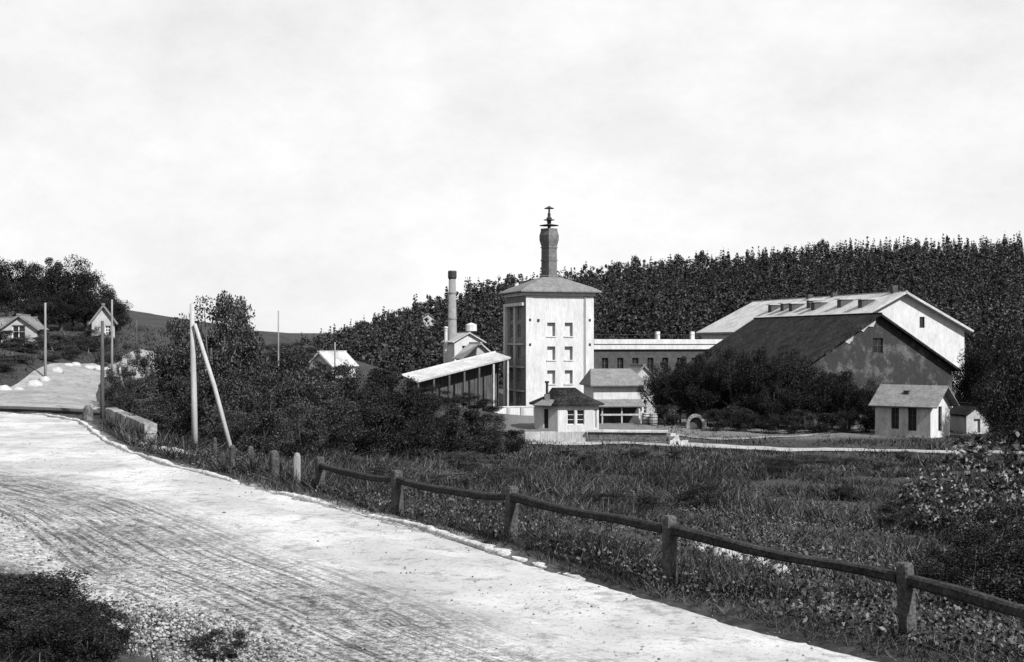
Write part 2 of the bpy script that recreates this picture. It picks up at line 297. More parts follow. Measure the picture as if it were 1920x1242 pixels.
def strip(name, A, B, nc, zf, m, rut=0):
    n = len(A); s = np.r_[0, np.cumsum(np.hypot(*np.diff((A + B) / 2, axis=0).T))]; f = np.linspace(0, 1, nc)
    p = (A[:, None, :] * (1 - f)[None, :, None] + B[:, None, :] * f[None, :, None]); z = zf(p.reshape(-1, 2)).reshape(n, nc)
    if rut:
        wd = np.hypot(*(A - B).T)[:, None]; ac = wd * (1 - f)[None, :]                     # metres from the left edge
        z = z + .05 * np.sin(f * math.pi)[None, :] + rut * wob(ac * 6.0, s[:, None] * .22 + ac * .4, 1., 21) * sst(.2, .6, 1 - f[None, :]) * sst(0, .06, 1 - f[None, :])
        z = z + .012 * wob(p[..., 0], p[..., 1], 4, 30)
    i = (np.arange(nc - 1)[None, :] + np.arange(n - 1)[:, None] * nc).ravel()
    me = np_mesh(name, np.c_[p.reshape(-1, 2), z.ravel()], np.c_[i, i + nc, i + nc + 1, i + 1])
    me.polygons.foreach_set('use_smooth', [True] * len(me.polygons))
    uvl = me.uv_layers.new(name='UVMap'); li = np.empty(len(me.loops), np.int32); me.loops.foreach_get('vertex_index', li)
    wdt = np.hypot(*(A - B).T); uv = np.stack([np.repeat(s, nc), (wdt[:, None] * (1 - f)[None, :]).ravel()], 1)[li]; uvl.data.foreach_set('uv', uv.astype(np.float32).ravel())
    o = link(name, me, m); return tag(o, kind='structure')
def fine(L, n):
    s = np.r_[0, np.cumsum(np.hypot(*np.diff(L, axis=0).T))]; q = np.linspace(0, s[-1], n); return np.c_[np.interp(q, s, L[:, 0]), np.interp(q, s, L[:, 1])]
def dense(L, k): return cr(L[::3], k)
road_m = road_mat('pale_road_dirt', .33, 2.2, 4.2)
strip('road', dense(RE, 9), dense(LE, 9), 90, lambda q: np.full(len(q), ROADZ), road_m, rut=.05)
R2 = cr([(-19.8, 65.2), (-23, 72), (-26, 80), (-31, 98), (-32.6, 125)], 14); L2 = cr([(-62, 66.5), (-38, 71), (-34.6, 78), (-35, 92), (-36.5, 125)], 14)
strip('side_road', R2, L2, 24, lambda q: terrain(q) + .06, road_mat('pale_side_road_dirt', .19, -2, -1))
# path in front of the yard
PA = cr([at(990, 0, 110).xy, at(1255, 0, 109).xy, at(1450, 0, 104).xy, at(1650, 0, 101).xy, at(1990, 0, 97).xy], 12); PB = PA + np.array([.3, 3.0])
strip('path', PA, PB, 8, lambda q: terrain(q) + .07, road_mat('pale_path_dirt', .24, -2, -1))
PC = cr([(14, 118), (19, 113), (27, 117), (33, 121.5), (45, 124)], 10); strip('path', PC, PC + np.array([.2, 1.3]), 5, lambda q: terrain(q) + .06, road_mat('grey_path_dirt', .16, -2, -1))
# pale raised lip along the meadow side of the road
def lip():
    L = dense(RE, 10); L = L[(L[:, 1] > 18.5) & (L[:, 0] < 2)]; s = 34 + np.r_[0, np.cumsum(np.hypot(*np.diff(L, axis=0).T))]; n = len(L); T = np.gradient(L, axis=0); T /= np.hypot(*T.T)[:, None]; nm = np.c_[T[:, 1], -T[:, 0]]   # towards the meadow
    w = .17 + .14 * wob(s, 0 * s, 1.1, 41) + .05 * wob(s, 0 * s, 6, 42); h = (.085 + .06 * wob(s, 0 * s, 1.3, 43)) * sst(34, 40, s) * sst(-.45, .1, wob(s, 0 * s, .8, 46)) + .012 + .02 * wob(s, 0 * s, 14, 47) + .02 * wob(s, 0 * s, 7, 44); o = .10 * wob(s, 0 * s, .9, 45)
    pr = [(-.06, -.15), (-.02, .6), (.10, 1.0), (.6, 1.02), (1.0, .75), (1.15, -.2)]; v = []
    for a, b in pr: v.append(np.c_[L + nm * (o + a * w)[:, None], ROADZ + b * h])
    v = np.stack(v, 1).reshape(-1, 3); k = len(pr); i = (np.arange(k - 1)[None, :] + np.arange(n - 1)[:, None] * k).ravel()
    me = np_mesh('kerb', v, np.c_[i, i + 1, i + k + 1, i + k]); return tag(link('kerb', me, mat('pale_kerb_earth', .32, .3, 2, .95, .4, .35, 14)), kind='structure')
lip()

# ------------------------------------------------------------------ foliage templates (unit height, unit width)
def leaves(pts, size, rg, asp=.62, flat=0.):
    n = len(pts); a = rg.normal(size=(n, 3)); a[:, 2] *= (1 - flat); a /= np.linalg.norm(a, axis=1)[:, None]; b = np.cross(a, rg.normal(size=(n, 3))); b /= np.linalg.norm(b, axis=1)[:, None]
    sz = (size * rg.uniform(.55, 1.35, n))[:, None]; a = a * sz; b = b * sz * asp
    v = np.stack([pts - a, pts - b * .9, pts + a, pts + b * .9], 1).reshape(-1, 3); return v
def quads(nv): return np.arange(nv).reshape(-1, 4)
def crown_pts(rg, n, clumps, z0, zc, rmax, sig):
    c = []
    while len(c) < clumps:
        p = rg.uniform(-1, 1, 3); r = np.linalg.norm(p)
        if .35 < r < 1: c.append(p)
    c = np.array(c); c *= rg.uniform(.82, 1.12, (clumps, 1)); c = np.c_[c[:, 0] * rmax, c[:, 1] * rmax, zc + c[:, 2] * np.where(c[:, 2] > 0, 1 - zc - .04, zc - z0)]
    wgt = rg.uniform(.4, 1.6, clumps); k = rg.choice(clumps, n, p=wgt / wgt.sum()); sg = sig * rg.uniform(.6, 1.25, clumps)
    u = rg.normal(size=(n, 3)); u /= np.linalg.norm(u, axis=1)[:, None]; p = c[k] + u * (sg[k] * rg.uniform(.25, 1.25, n) ** .6)[:, None] * np.array([1, 1, .8]); return p, c
def stem_mesh(rg, c, fork, r0, nl, straight=True):
    mb = MB()
    if straight: mb.tube([(0, 0, -.06), (.01, 0, fork * .5), (rg.uniform(-.02, .02), rg.uniform(-.02, .02), fork), (0, 0, fork + .28)], [r0 * 1.25, r0, r0 * .8, r0 * .3], 7, .08)
    for q in c[rg.permutation(len(c))[:nl]]:
        b = np.array([0, 0, fork * rg.uniform(.6, 1.1)]) if straight else np.array([rg.uniform(-.08, .08), rg.uniform(-.08, .08), -.05])
        m_ = (b + q) / 2 + rg.uniform(-.05, .05, 3); mb.tube([b, m_, q], [r0 * .5, r0 * .33, r0 * .1], 5)
    return mb.mesh('limbs')
TPL = {}
def template(kind, k, n, clumps, z0, zc, rmax, sig, size, fork, r0, nl, straight=True):
    rg = np.random.default_rng(100 + k + hash(kind) % 1 + len(TPL) * 17); p, c = crown_pts(rg, n, clumps, z0, zc, rmax, sig)
    if not straight: p[:, 2] = np.maximum(p[:, 2], rg.uniform(-.02, .12, len(p)))
    v = leaves(p, size, rg); TPL.setdefault(kind, []).append((np_mesh(kind + '_crown', v, quads(len(v))), stem_mesh(rg, c, fork, r0, nl, straight)))
for k in range(4): template('broad', k, (14000, 16000, 12000, 15000)[k], (46, 60, 38, 52)[k], .20, .55, .42, (.135, .11, .15, .12)[k], (.0125, .0108, .0142, .0118)[k], .30, .030, 12)
for k in range(5): template('shrub', k, (8500, 10000, 7000, 11000, 8000)[k], (26, 40, 20, 34, 28)[k], .02, (.42, .5, .4, .55, .36)[k], .40, (.15, .11, .17, .12, .14)[k], (.0155, .013, .018, .0125, .0165)[k], .1, .016, 12, False)
for k in range(2): template('bigleaf', k, 1100, 24, .05, .5, .44, .17, .030, .1, .010, 16, False)
def conifer_pts(rg, n, tiers):
    f = rg.uniform(0, 1, n) ** .65; t_ = np.floor(f * tiers) / tiers + rg.uniform(0, .6, n) / tiers; z = .98 - .86 * t_; r = (.03 + .42 * t_ ** .85) * np.sqrt(rg.uniform(.05, 1, n)); a = rg.uniform(0, 6.283, n)
    r *= 1 + .25 * np.sin(a * 3 + t_ * 19); return np.c_[r * np.cos(a), r * np.sin(a), z - r * .22]
for k in range(3):
    rg = np.random.default_rng(300 + k); p = conifer_pts(rg, 2200, 15); v = leaves(p, .028, rg, .4, .6); v[3::4] = v[3::4]
    TPL.setdefault('pine', []).append((np_mesh('pine_crown', v, quads(len(v))), stem_mesh(rg, p[:1], .6, .022, 0)))
_vi = {}
def plant(name, kind, px, ptop, d, wpx, label, cat, group=None, m='leaf', base=None, part='foliage', trunk='trunk', zb=None):
    p = at(px, ptop, d); g = gz(p.x, d) if zb is None else zb; h = max(p.z - g, .4); w = wpx / F * d * 1.08
    i = _vi.get(kind, 0); _vi[kind] = i + 1; cm, sm = TPL[kind][i % len(TPL[kind])]
    key = (cm.name, m)
    if key not in _vi: c2 = cm.copy() if cm.materials else cm; c2.materials.clear(); c2.materials.append(M[m]); _vi[key] = c2
    e = thing(name, (p.x, d, g), random.uniform(0, 6.28), label, cat, group); e.scale = (w, w, h)
    link(part, _vi[key], None, e); link(trunk, sm, 'bark', e); return e

# ------------------------------------------------------------------ building helpers
TH = math.atan2(.29, .956)
def window(parent, o, u, op, depth, nxm=1, nzm=2, bar=.07, fm='frame', pm='window', name='window'):
    """frame with glazing bars set back in the reveal, glass behind"""
    o = Vector(o); u = Vector(u).normalized(); z = Vector((0, 0, 1)); n = u.cross(z); a, b, c, d = op; mb = MB()
    def bar_(a0, a1, z0, z1, t0, t1):
        q = [o + u * x + z * y - n * w for w in (t0, t1) for x, y in ((a0, z0), (a1, z0), (a1, z1), (a0, z1))]; k = len(mb.v); mb.v += [tuple(x) for x in q]
        mb.f += [tuple(k + i for i in f) for f in ((0, 1, 2, 3), (7, 6, 5, 4), (4, 5, 1, 0), (1, 5, 6, 2), (2, 6, 7, 3), (3, 7, 4, 0))]
    t0, t1 = depth - .09, depth - .03; e = .002
    bar_(a + e, a + bar, c + e, d - e, t0, t1); bar_(b - bar, b - e, c + e, d - e, t0, t1); bar_(a + bar, b - bar, c + e, c + bar, t0, t1); bar_(a + bar, b - bar, d - bar, d - e, t0, t1)
    for i in range(1, nxm + 1): x = a + (b - a) * i / (nxm + 1); bar_(x - bar * .45, x + bar * .45, c + bar, d - bar, t0 + .004, t1)
    for i in range(1, nzm + 1): y = c + (d - c) * i / (nzm + 1); bar_(a + bar, b - bar, y - bar * .3, y + bar * .3, t0 + .008, t1)
    w = mb.build(name, fm, parent)
    q = [o + u * x + z * y - n * (depth - .02) for x, y in ((a - .02, c - .02), (b + .02, c - .02), (b + .02, d + .02), (a - .02, d + .02))]
    MB().slab(q, .03).build('pane', pm, w); return w
def gabled_roof(w, L, hw, rise, ov, th, ovf=None):
    """two slopes over a plan w (x) by L (y), ridge along y"""
    ovf = ov if ovf is None else ovf; sl_ = rise / (w / 2); zt = hw + rise; mb = MB()
    lo = hw - ov * sl_
    mb.slab([(-ov, L + ovf, lo + th), (-ov, -ovf, lo + th), (w / 2, -ovf, zt + th), (w / 2, L + ovf, zt + th)], th)
    mb.slab([(w / 2 + .001, L + ovf, zt + th), (w / 2 + .001, -ovf, zt + th), (w + ov, -ovf, lo + th), (w + ov, L + ovf, lo + th)], th)
    return mb
def gabled(name, loc, rz, w, L, hw, rise, label, cat, wallm, roofm, front=(), left=(), right=(), back=(), ov=.5, th=.18, depth=.25, frontm=None, winargs=(1, 2), gap=.02, group=None):
    e = thing(name, loc, rz, label, cat, group); f = [(0, hw), (w / 2, hw + rise), (w, hw)]
    s = [((0, 0, 0), (1, 0, 0), f, front), ((w, 0, 0), (0, 1, 0), [(0, hw), (L, hw)], right), ((w, L, 0), (-1, 0, 0), f, back), ((0, L, 0), (0, -1, 0), [(0, hw), (L, hw)], left)]
    for i, (o, u, pf, ops) in enumerate(s):
        MB().wall(o, u, pf, ops, depth).build('wall', frontm if (frontm and i == 0) else wallm, e)
        for op in ops: window(e, o, u, op, depth, *winargs)
    rf_ = gabled_roof(w, L, hw + gap, rise, ov, th).build('roof', roofm, e); MB().box((w / 2 - .16, -ov - .03, hw + rise + th - .1), (w / 2 + .16, L + ov + .03, hw + rise + th + .07)).build('ridge_cap', roofm, rf_); return e

# ------------------------------------------------------------------ brewery tower
TX, TY, TW, TD = 1.79, 165.0, 9.3, 8.9; TZ = gz(4, 169) - .1; TH_ = 6.67 - TZ
tw = thing('malt_tower', (TX, TY, TZ), TH, 'tall white tower with hipped roof and brick chimney, tallest building of the brewery', 'tower')
fo = [(u0, u1, z - 1.75 - TZ, z - TZ) for z in (2.75, -.34, -3.44) for u0, u1 in ((2.9, 4.0), (5.3, 6.4))]
MB().wall((0, 0, 0), (1, 0, 0), [(0, TH_), (TW, TH_)], fo, .5).build('wall', 'white', tw)
for a, b, c, d in fo:
    MB().slab([(a - .02, .48, c - .02), (b + .02, .48, c - .02), (b + .02, .48, d + .02), (a - .02, .48, d + .02)], .05).build('blind_window', 'white', tw)
    MB().box((a - .1, -.1, c - .14), (b + .1, .1, c - .003)).build('sill', 'white', tw)
lo_ = [(u0, u0 + 1.25, z - TZ, z + 1.75 - TZ) for z in (-7.9, -5.0, -2.1, .8, 3.1) for u0 in (1.9, 5.3)]
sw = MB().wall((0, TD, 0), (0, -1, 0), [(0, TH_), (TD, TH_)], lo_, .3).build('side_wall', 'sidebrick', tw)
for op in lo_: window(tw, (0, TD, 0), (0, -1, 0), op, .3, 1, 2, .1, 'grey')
MB().wall((TW, 0, 0), (0, 1, 0), [(0, TH_), (TD, TH_)]).wall((TW, TD, 0), (-1, 0, 0), [(0, TH_), (TW, TH_)]).build('wall', 'white', tw)
MB().box((-.38, TD - .75, 0), (-.002, TD + .1, 5.35 - TZ)).build('pilaster', 'white', tw)
MB().box((-.16, TD - 4.65, .05), (-.002, TD - 3.85, 4.9 - TZ)).build('pilaster', 'offwhite', tw)
MB().box((-.42, .35, 4.95 - TZ), (-.002, TD - .76, 5.35 - TZ)).build('ledge', 'white', tw)
for z in (-6.0, -2.9, .1): MB().box((-.20, .4, z - .25 - TZ), (-.002, TD - .76, z - .02 - TZ)).build('string_course', 'grey', tw)
for a, b in ((0.0, .9), (TW - 1.1, TW)): MB().box((a, -.07, .02), (b, -.002, TH_ - .5)).build('pilaster', 'white', tw)
for x, z in ((.55, 3.1), (TW - .55, 3.1), (.55, -.1), (TW - .55, -.1), (1.7, 3.05)): MB().box((x - .14, -.12, z - .16 - TZ), (x + .14, -.072 if x != 1.7 else -.002, z + .16 - TZ)).build('tie_plate', 'metal', tw)
MB().box((-.28, -.28, TH_ - .42), (TW + .2, TD + .2, TH_ - .002)).build('cornice', 'white', tw)
def ringsq(h, z): cx, cy = TW / 2, TD / 2; return [(cx - h * TW / TD, cy - h, z), (cx + h * TW / TD, cy - h, z), (cx + h * TW / TD, cy + h, z), (cx - h * TW / TD, cy + h, z)]
rf = MB().rings([ringsq(TD / 2 + .85, TH_ + .02), ringsq(TD / 2 + .85, TH_ + .16), ringsq(TD / 2 - .1, TH_ + .75), ringsq(1.15, TH_ + 2.15)]).build('roof', 'greyroof', tw)
cc = (TW / 2, TD / 2); z0 = TH_ + 1.75; zt = 15.35 - TZ
ch = MB().lathe([(1.22, z0), (1.22, z0 + .6), (1.06, z0 + .7), (1.03, zt - 2.3), (1.1, zt - 2.2), (1.3, zt - 1.5), (1.3, zt - .9), (1.12, zt - .35), (1.12, zt), (.8, zt), (.8, zt - .5)], 4, cc, R(-110)).build('chimney', 'brick', tw)
for zz in (zt - 2.6, z0 + 2.6): MB().lathe([(1.14, zz), (1.14, zz + .18)], 4, cc, R(-110)).build('band', 'brick', ch)
MB().lathe([(.22, zt - .5), (.22, zt + .5), (.3, zt + .9), (.38, zt + 1.4), (.2, zt + 1.6), (.22, zt + 2.0), (.14, zt + 2.05), (.1, zt + 2.95)], 10, cc).build('cowl', 'metal', ch)
for z, r, h in ((zt + .38, 1.3, .32), (zt + 1.12, .75, .3), (zt + 2.65, .66, .38)): MB().lathe([(r, z), (r, z + .06), (r * .3, z + h * .7), (.06, z + h)], 14, cc).build('cowl_hood', 'metal', ch)

MB().tube([(8.05, -.16, .2), (8.05, -.16, TH_ - .6), (8.05, .0, TH_ - .44)], .05, 7).build('downpipe', 'grey', tw)
# low white wall at the tower's foot
lw = thing('low_wall', (at(926, 0, 158).x, 158, gz(-2, 158) - .05), TH, 'low white wall at the foot of the tall tower', 'wall')
MB().box((0, 0, 0), (5.6, .4, 1.2)).build('wall', 'white', lw); MB().box((-.06, -.06, 1.203), (5.66, .46, 1.32)).build('coping', 'white', lw)
for k in range(4): MB().box((k * 1.75 - .05, -.12, 0), (k * 1.75 + .35, -.003, 1.2)).build('pier', 'offwhite', lw)

# ------------------------------------------------------------------ long wing joining the tower to the malthouse
wx, wy = at(1113, 0, 172).x, 172.; WG = thing('link_wing', (wx, wy, gz(wx + 8, wy + 5) - .1), TH, 'long low wing with flat pale parapet joining the white tower to the big barn roofs', 'building'); wz = WG.location.z; WL = 19.
wo_ = [(1.2 + i * 2.2, 2.1 + i * 2.2, -3.4 - wz, -1.9 - wz) for i in range(8)]
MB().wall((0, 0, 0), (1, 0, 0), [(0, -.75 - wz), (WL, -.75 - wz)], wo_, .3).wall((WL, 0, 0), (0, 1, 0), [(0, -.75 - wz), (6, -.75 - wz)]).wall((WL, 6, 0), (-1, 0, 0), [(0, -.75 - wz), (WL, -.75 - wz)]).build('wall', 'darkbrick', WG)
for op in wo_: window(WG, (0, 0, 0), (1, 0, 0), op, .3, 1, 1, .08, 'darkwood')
MB().box((-.1, -.35, -.74 - wz), (WL + .3, 6.3, -.08 - wz)).build('parapet', 'white', WG); MB().box((-.1, -.5, -.02 - wz), (WL + .4, 6.4, .62 - wz)).build('parapet', 'white', WG)
MB().box((-.05, -.2, -.078 - wz), (WL + .2, 6.2, -.022 - wz)).build('parapet_joint', 'metal', WG)
rl = MB().box((.2, -.3, 1.2 - wz), (WL, -.24, 1.26 - wz)).build('railing', 'metal', WG)
for k in range(9): MB().box((.3 + k * 2.2, -.3, .623 - wz), (.37 + k * 2.2, -.24, 1.198 - wz)).build('railing_post', 'metal', rl)
for x in (9.6, 14.8): MB().box((x, 1, .624 - wz), (x + .5, 1.5, 1.7 - wz)).build('vent_stack', 'white', WG)

# ------------------------------------------------------------------ malthouse pair
def ops_ok(z): return z
AX, AY = 29.7, 132.3; AZ = gz(38, 138) - .15; hwA = -2.6 - AZ
A = gabled('dark_barn', (AX, AY, AZ), TH, 18.4, 26.6, hwA, 5.6, 'big dark barn with steep black roof and weathered grey gable', 'barn', 'gable', 'darkroof',
     front=[(8.7, 9.9, hwA + 1.6, hwA + 3.2), (3, 4.2, 1.6, 3.4), (7, 8.2, 1.6, 3.4), (11, 12.2, 1.6, 3.4)], left=[(3 + k * 5, 4.2 + k * 5, 3.2, 5.0) for k in range(5)], ov=.7, th=.22, winargs=(1, 1, .08, 'gable'))
for k in range(5): MB().box((-.22, 1.2 + k * 5.2, 4.2), (-.003, 3.0 + k * 5.2, 5.75)).build('plaster_or_lit_patch', 'grey', A)  # pale slabs stand for sunlit patches of wall below the eaves
# pale plaster left along the left verge of the gable
sl_ = 5.6 / 9.2
for k_, (a, b, t1) in enumerate(((6.9, 9.0, 1.25), (5.3, 6.6, .9), (3.0, 4.3, .6))):
    rg_ = random.Random(k_ + 4); m_ = 7; xs = [a + (b - a) * i_ / m_ for i_ in range(m_ + 1)]
    MB().slab([(x, -.05, hwA + x * sl_ - .12 - t1 * rg_.uniform(.25, 1) * math.sin(math.pi * (.12 + .76 * i_ / m_))) for i_, x in enumerate(xs)] + [(x, -.05, hwA + x * sl_ - .08) for x in reversed(xs)], .045).build('plaster_or_lit_patch', 'grey', A)
BX, BY = 43.4, 169.7; BZ = gz(52, 178) - .15; hwB = 1.96 - BZ
B = gabled('white_malthouse', (BX, BY, BZ), TH, 19.4, 41.8, hwB, 4.8, 'huge white gabled malthouse with pale roof rising behind the dark barn', 'building', 'white', 'paleroof',
     front=[(12.3, 13.1, hwB + .2, hwB + 1.7)], right=[(4 + k * 6, 5.2 + k * 6, 6, 8) for k in range(6)], ov=.9, th=.3, winargs=(0, 1, .06, 'metal'))
sB = 4.8 / 9.7
for y, kx in ((3.5, 6.2), (9.5, 6.6), (16, 6.2), (18.5, 6.9), (22.5, 6.2), (25.5, 6.4), (29, 6.2)):
    zr = hwB + kx * sB; mb = MB().slab([(kx - 1.2, y - .7, zr + 1.1), (kx + 1.4, y - .7, zr + 1.25), (kx + 1.4, y + .7, zr + 1.25), (kx - 1.2, y + .7, zr + 1.1)], .1).build('dormer', 'paleroof', B)
    MB().box((kx - .9, y - .5, zr - .2), (kx + 1.2, y + .5, zr + .998)).build('dormer_face', 'darkwood', mb)
for y in (1.6, 17.0, 24): MB().box((9.2, y, hwB + 4.4), (10.0, y + .6, hwB + (6.0 if y < 2 else 5.6))).build('chimney', 'darkbrick', B)

# ------------------------------------------------------------------ chimney, boiler house, sheds left of the tower
p = at(848, 508, 200); cz = gz(p.x, 200) - .1; hh = p.z - cz
c2 = thing('factory_chimney', (p.x, 200, cz), 0, 'slender round brick factory chimney with dark rim, left of the tower', 'chimney')
MB().lathe([(1.0, 0), (1.0, 3), (.8, 3.2), (.54, hh - 1.3)], 16).build('shaft', 'palebrick', c2, True); MB().lathe([(.56, hh - 1.298), (.68, hh - 1.1), (.68, hh - .15), (.6, hh), (.4, hh), (.4, hh - .6)], 16).build('rim', 'metal', c2)
for z in (6, 10, 14): MB().lathe([(.8 - (z - 3.2) * .0165 + .03, z), (.8 - (z - 3.2) * .0165 + .03, z + .25)], 16).build('band', 'palebrick', c2)
p = at(852, 0, 196); g = gz(p.x, 197) - .1
bh = gabled('boiler_house', (p.x, 196, g), TH, 4.6, 7, .3 - g, 1.3, 'small white gabled boiler house beside the slender round chimney', 'building', 'white', 'paleroof', front=[(1.2, 2.2, -1.6 - g, -.3 - g)], ov=.4)
MB().lathe([(.9, 2.0 - g), (.9, 3.0 - g), (.1, 3.3 - g)], 12, (3.6, 3.5)).build('vent_drum', 'white', bh)
p = at(872, 0, 182); g = gz(p.x, 183) - .1
gabled('pale_roofed_shed', (p.x, 182, g), TH + R(90) - R(90), 4.4, 5, -1.9 - g, 1.9, 'pale roofed shed between the boiler house and the sloping covered ramp', 'shed', 'offwhite', 'paleroof', front=[(1.5, 2.5, -3.8 - g, -2.5 - g)], ov=.5)
p = at(836, 615, 186); g = gz(p.x, 186)
fp = thing('flue_pipe', (p.x, 186, g - .1), 0, 'thin white upright pipe standing left of the factory chimney', 'pipe'); MB().lathe([(.24, 0), (.24, p.z - g), (.32, p.z - g + .02), (.32, p.z - g + .25), (.1, p.z - g + .3)], 10).build('pipe', 'white', fp)
for k in range(3): MB().lathe([(.29, 2 + k * 3), (.29, 2.12 + k * 3)], 10).build('pipe_joint', 'offwhite', fp)
# sloping covered ramp
P0, P1 = Vector((-12.2, 157, -3.95)), Vector((-.4, 167.5, -1.1)); rz = math.atan2(P1.y - P0.y, P1.x - P0.x); RL = (P1 - P0).xy.length; g = gz(-6, 161) - .2
rs = thing('covered_ramp', (P0.x, P0.y, g), rz, 'dark boarded ramp under a long pale sloping roof, running up to the white tower', 'shed')
za, zb = P0.z - g, P1.z - g
MB().slab([(.3, -.5, za - .62), (RL, -.5, zb - .62), (RL, 2.4, zb), (.3, 2.4, za)], .22).build('roof', 'paleroof', rs)
MB().slab([(RL, 5.2, zb - .9), (.3, 5.2, za - .9), (.3, 2.402, za), (RL, 2.402, zb)][::-1][::1], .22).build('roof', 'paleroof', rs)
for k in range(7):
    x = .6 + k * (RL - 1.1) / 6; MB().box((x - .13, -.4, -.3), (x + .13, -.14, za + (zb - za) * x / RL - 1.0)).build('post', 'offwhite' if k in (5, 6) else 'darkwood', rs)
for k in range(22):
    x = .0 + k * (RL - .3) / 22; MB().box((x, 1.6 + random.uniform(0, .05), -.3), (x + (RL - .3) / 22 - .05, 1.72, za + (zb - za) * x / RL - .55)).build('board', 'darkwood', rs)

# ------------------------------------------------------------------ yard buildings right of the tower
p = at(1113, 0, 149); g = gz(p.x + 3, 151) - .1
yh = thing('yard_office', (p.x, 149, g), TH * .5, 'low white office with grey hipped roof beside the white tower', 'building'); w_, l_ = 6.0, 5.5; hw = -4.95 - g
yo = [(.5, 2.4, 1.2, 2.1), (2.9, 4.2, .1, 2.4), (4.6, 5.7, 1.2, 2.1)]
MB().wall((0, 0, 0), (1, 0, 0), [(0, hw), (w_, hw)], yo, .3).wall((w_, 0, 0), (0, 1, 0), [(0, hw), (l_, hw)], [], .3).wall((w_, l_, 0), (-1, 0, 0), [(0, hw), (w_, hw)]).wall((0, l_, 0), (0, -1, 0), [(0, hw), (l_, hw)]).build('wall', 'white', yh)
for op in yo: window(yh, (0, 0, 0), (1, 0, 0), op, .3, 1, 1, .07, 'frame' if op[2] > .5 else 'darkwood', name='window' if op[2] > .5 else 'door')
r0, r1, zr = hw + .02, hw + .16, hw + 2.0
MB().rings([[(-.5, -.7, r0), (w_ + .6, -.7, r0), (w_ + .6, l_ + .5, r0), (-.5, l_ + .5, r0)], [(-.5, -.7, r1), (w_ + .6, -.7, r1), (w_ + .6, l_ + .5, r1), (-.5, l_ + .5, r1)], [(.2, l_ / 2 - .05, zr), (w_ - .9, l_ / 2 - .05, zr), (w_ - .9, l_ / 2 + .05, zr), (.2, l_ / 2 + .05, zr)]]).build('roof', 'greyroof', yh)
p = at(1186, 0, 152); g = gz(p.x, 152) - .1
gabled('lean_shed', (p.x, 153, g), TH, 3.0, 3.5, -4.2 - g, 1.5, 'little shed with pale gable between the low white office and the dark trees', 'shed', 'grey', 'greyroof', front=[(1.0, 1.9, .5, 2.2)], ov=.3)
p = at(1128, 0, 128); g = gz(p.x + 2, 129) - .05
os_ = thing('open_shed', (p.x, 128, g), R(4), 'open fronted dark cart shed with grey plank roof beside the white gatehouse', 'shed')
for x in (.08, 2.05, 4.0): MB().box((x - .07, 0, -.1), (x + .07, .14, 1.75)).build('post', 'grey', os_)
MB().box((0, 2.0, -.1), (4.1, 2.1, 1.9)).build('back_wall', 'darkwood', os_); MB().slab([(-.3, -.4, 1.78), (4.4, -.4, 1.78), (4.4, 2.3, 2.35), (-.3, 2.3, 2.35)], .1).build('roof', 'greyroof', os_)
MB().box((-.1, -.06, .82), (4.15, -.004, 1.0)).build('rail', 'grey', os_)
def barrel():
    e = thing('barrel', (0, 0, 0), 0, 'pale wooden barrel standing beside the open cart shed', 'barrel', 'barrels in the yard'); pf = [(.30, 0), (.36, .25), (.38, .5), (.36, .75), (.30, 1.0)]
    for k in range(12):
        a0, a1 = 2 * math.pi * k / 12 + .02, 2 * math.pi * (k + 1) / 12 - .02; MB().rings([[(r * math.cos(a0), r * math.sin(a0), z), (r * math.cos(a1), r * math.sin(a1), z), ((r - .04) * math.cos(a1), (r - .04) * math.sin(a1), z), ((r - .04) * math.cos(a0), (r - .04) * math.sin(a0), z)] for r, z in pf]).build('stave', 'offwhite', e)
    MB().lathe([(.29, .9), (.29, .95)], 12).build('lid', 'offwhite', e)
    for z in (.12, .35, .65, .86): r = .315 + .075 * math.sin(math.pi * z); MB().lathe([(r, z), (r, z + .05)], 16).build('hoop', 'metal', e)
    return e
b0 = barrel()
for k, (px_, d) in enumerate(((1211, 127), (1225, 126), (1240, 127.4), (1218, 129))):
    b = b0 if k == 0 else copy_tree(b0); x = at(px_, 0, d).x; b.location = (x, d, gz(x, d) - .01); b.rotation_euler.z = k * 1.3
    b.scale = (1.15, 1.15, 1.15)
# arched cellar portal
p = at(1305, 0, 123); g = gz(p.x, 123) - .1; cp = thing('cellar_portal', (p.x, 123, g), 0, 'small grey stone arch of a cellar entrance under the dark trees', 'arch')
for k in range(9):
    a0, a1 = math.pi * k / 9 + .02, math.pi * (k + 1) / 9 - .02; MB().rings([[(r * math.cos(a), y, .5 + r * math.sin(a) * 1.1) for a, r in ((a0, .62), (a0, .9), (a1, .9), (a1, .62))] for y in (0, .5)]).build('stone', 'greystone', cp)
for s_ in (-1, 1): MB().box((s_ * .76 - .14, 0, 0), (s_ * .76 + .14, .5, .5)).build('stone', 'greystone', cp)
MB().box((-.63, .42, 0), (.63, .47, 1.15)).build('door', 'darkwood', cp)

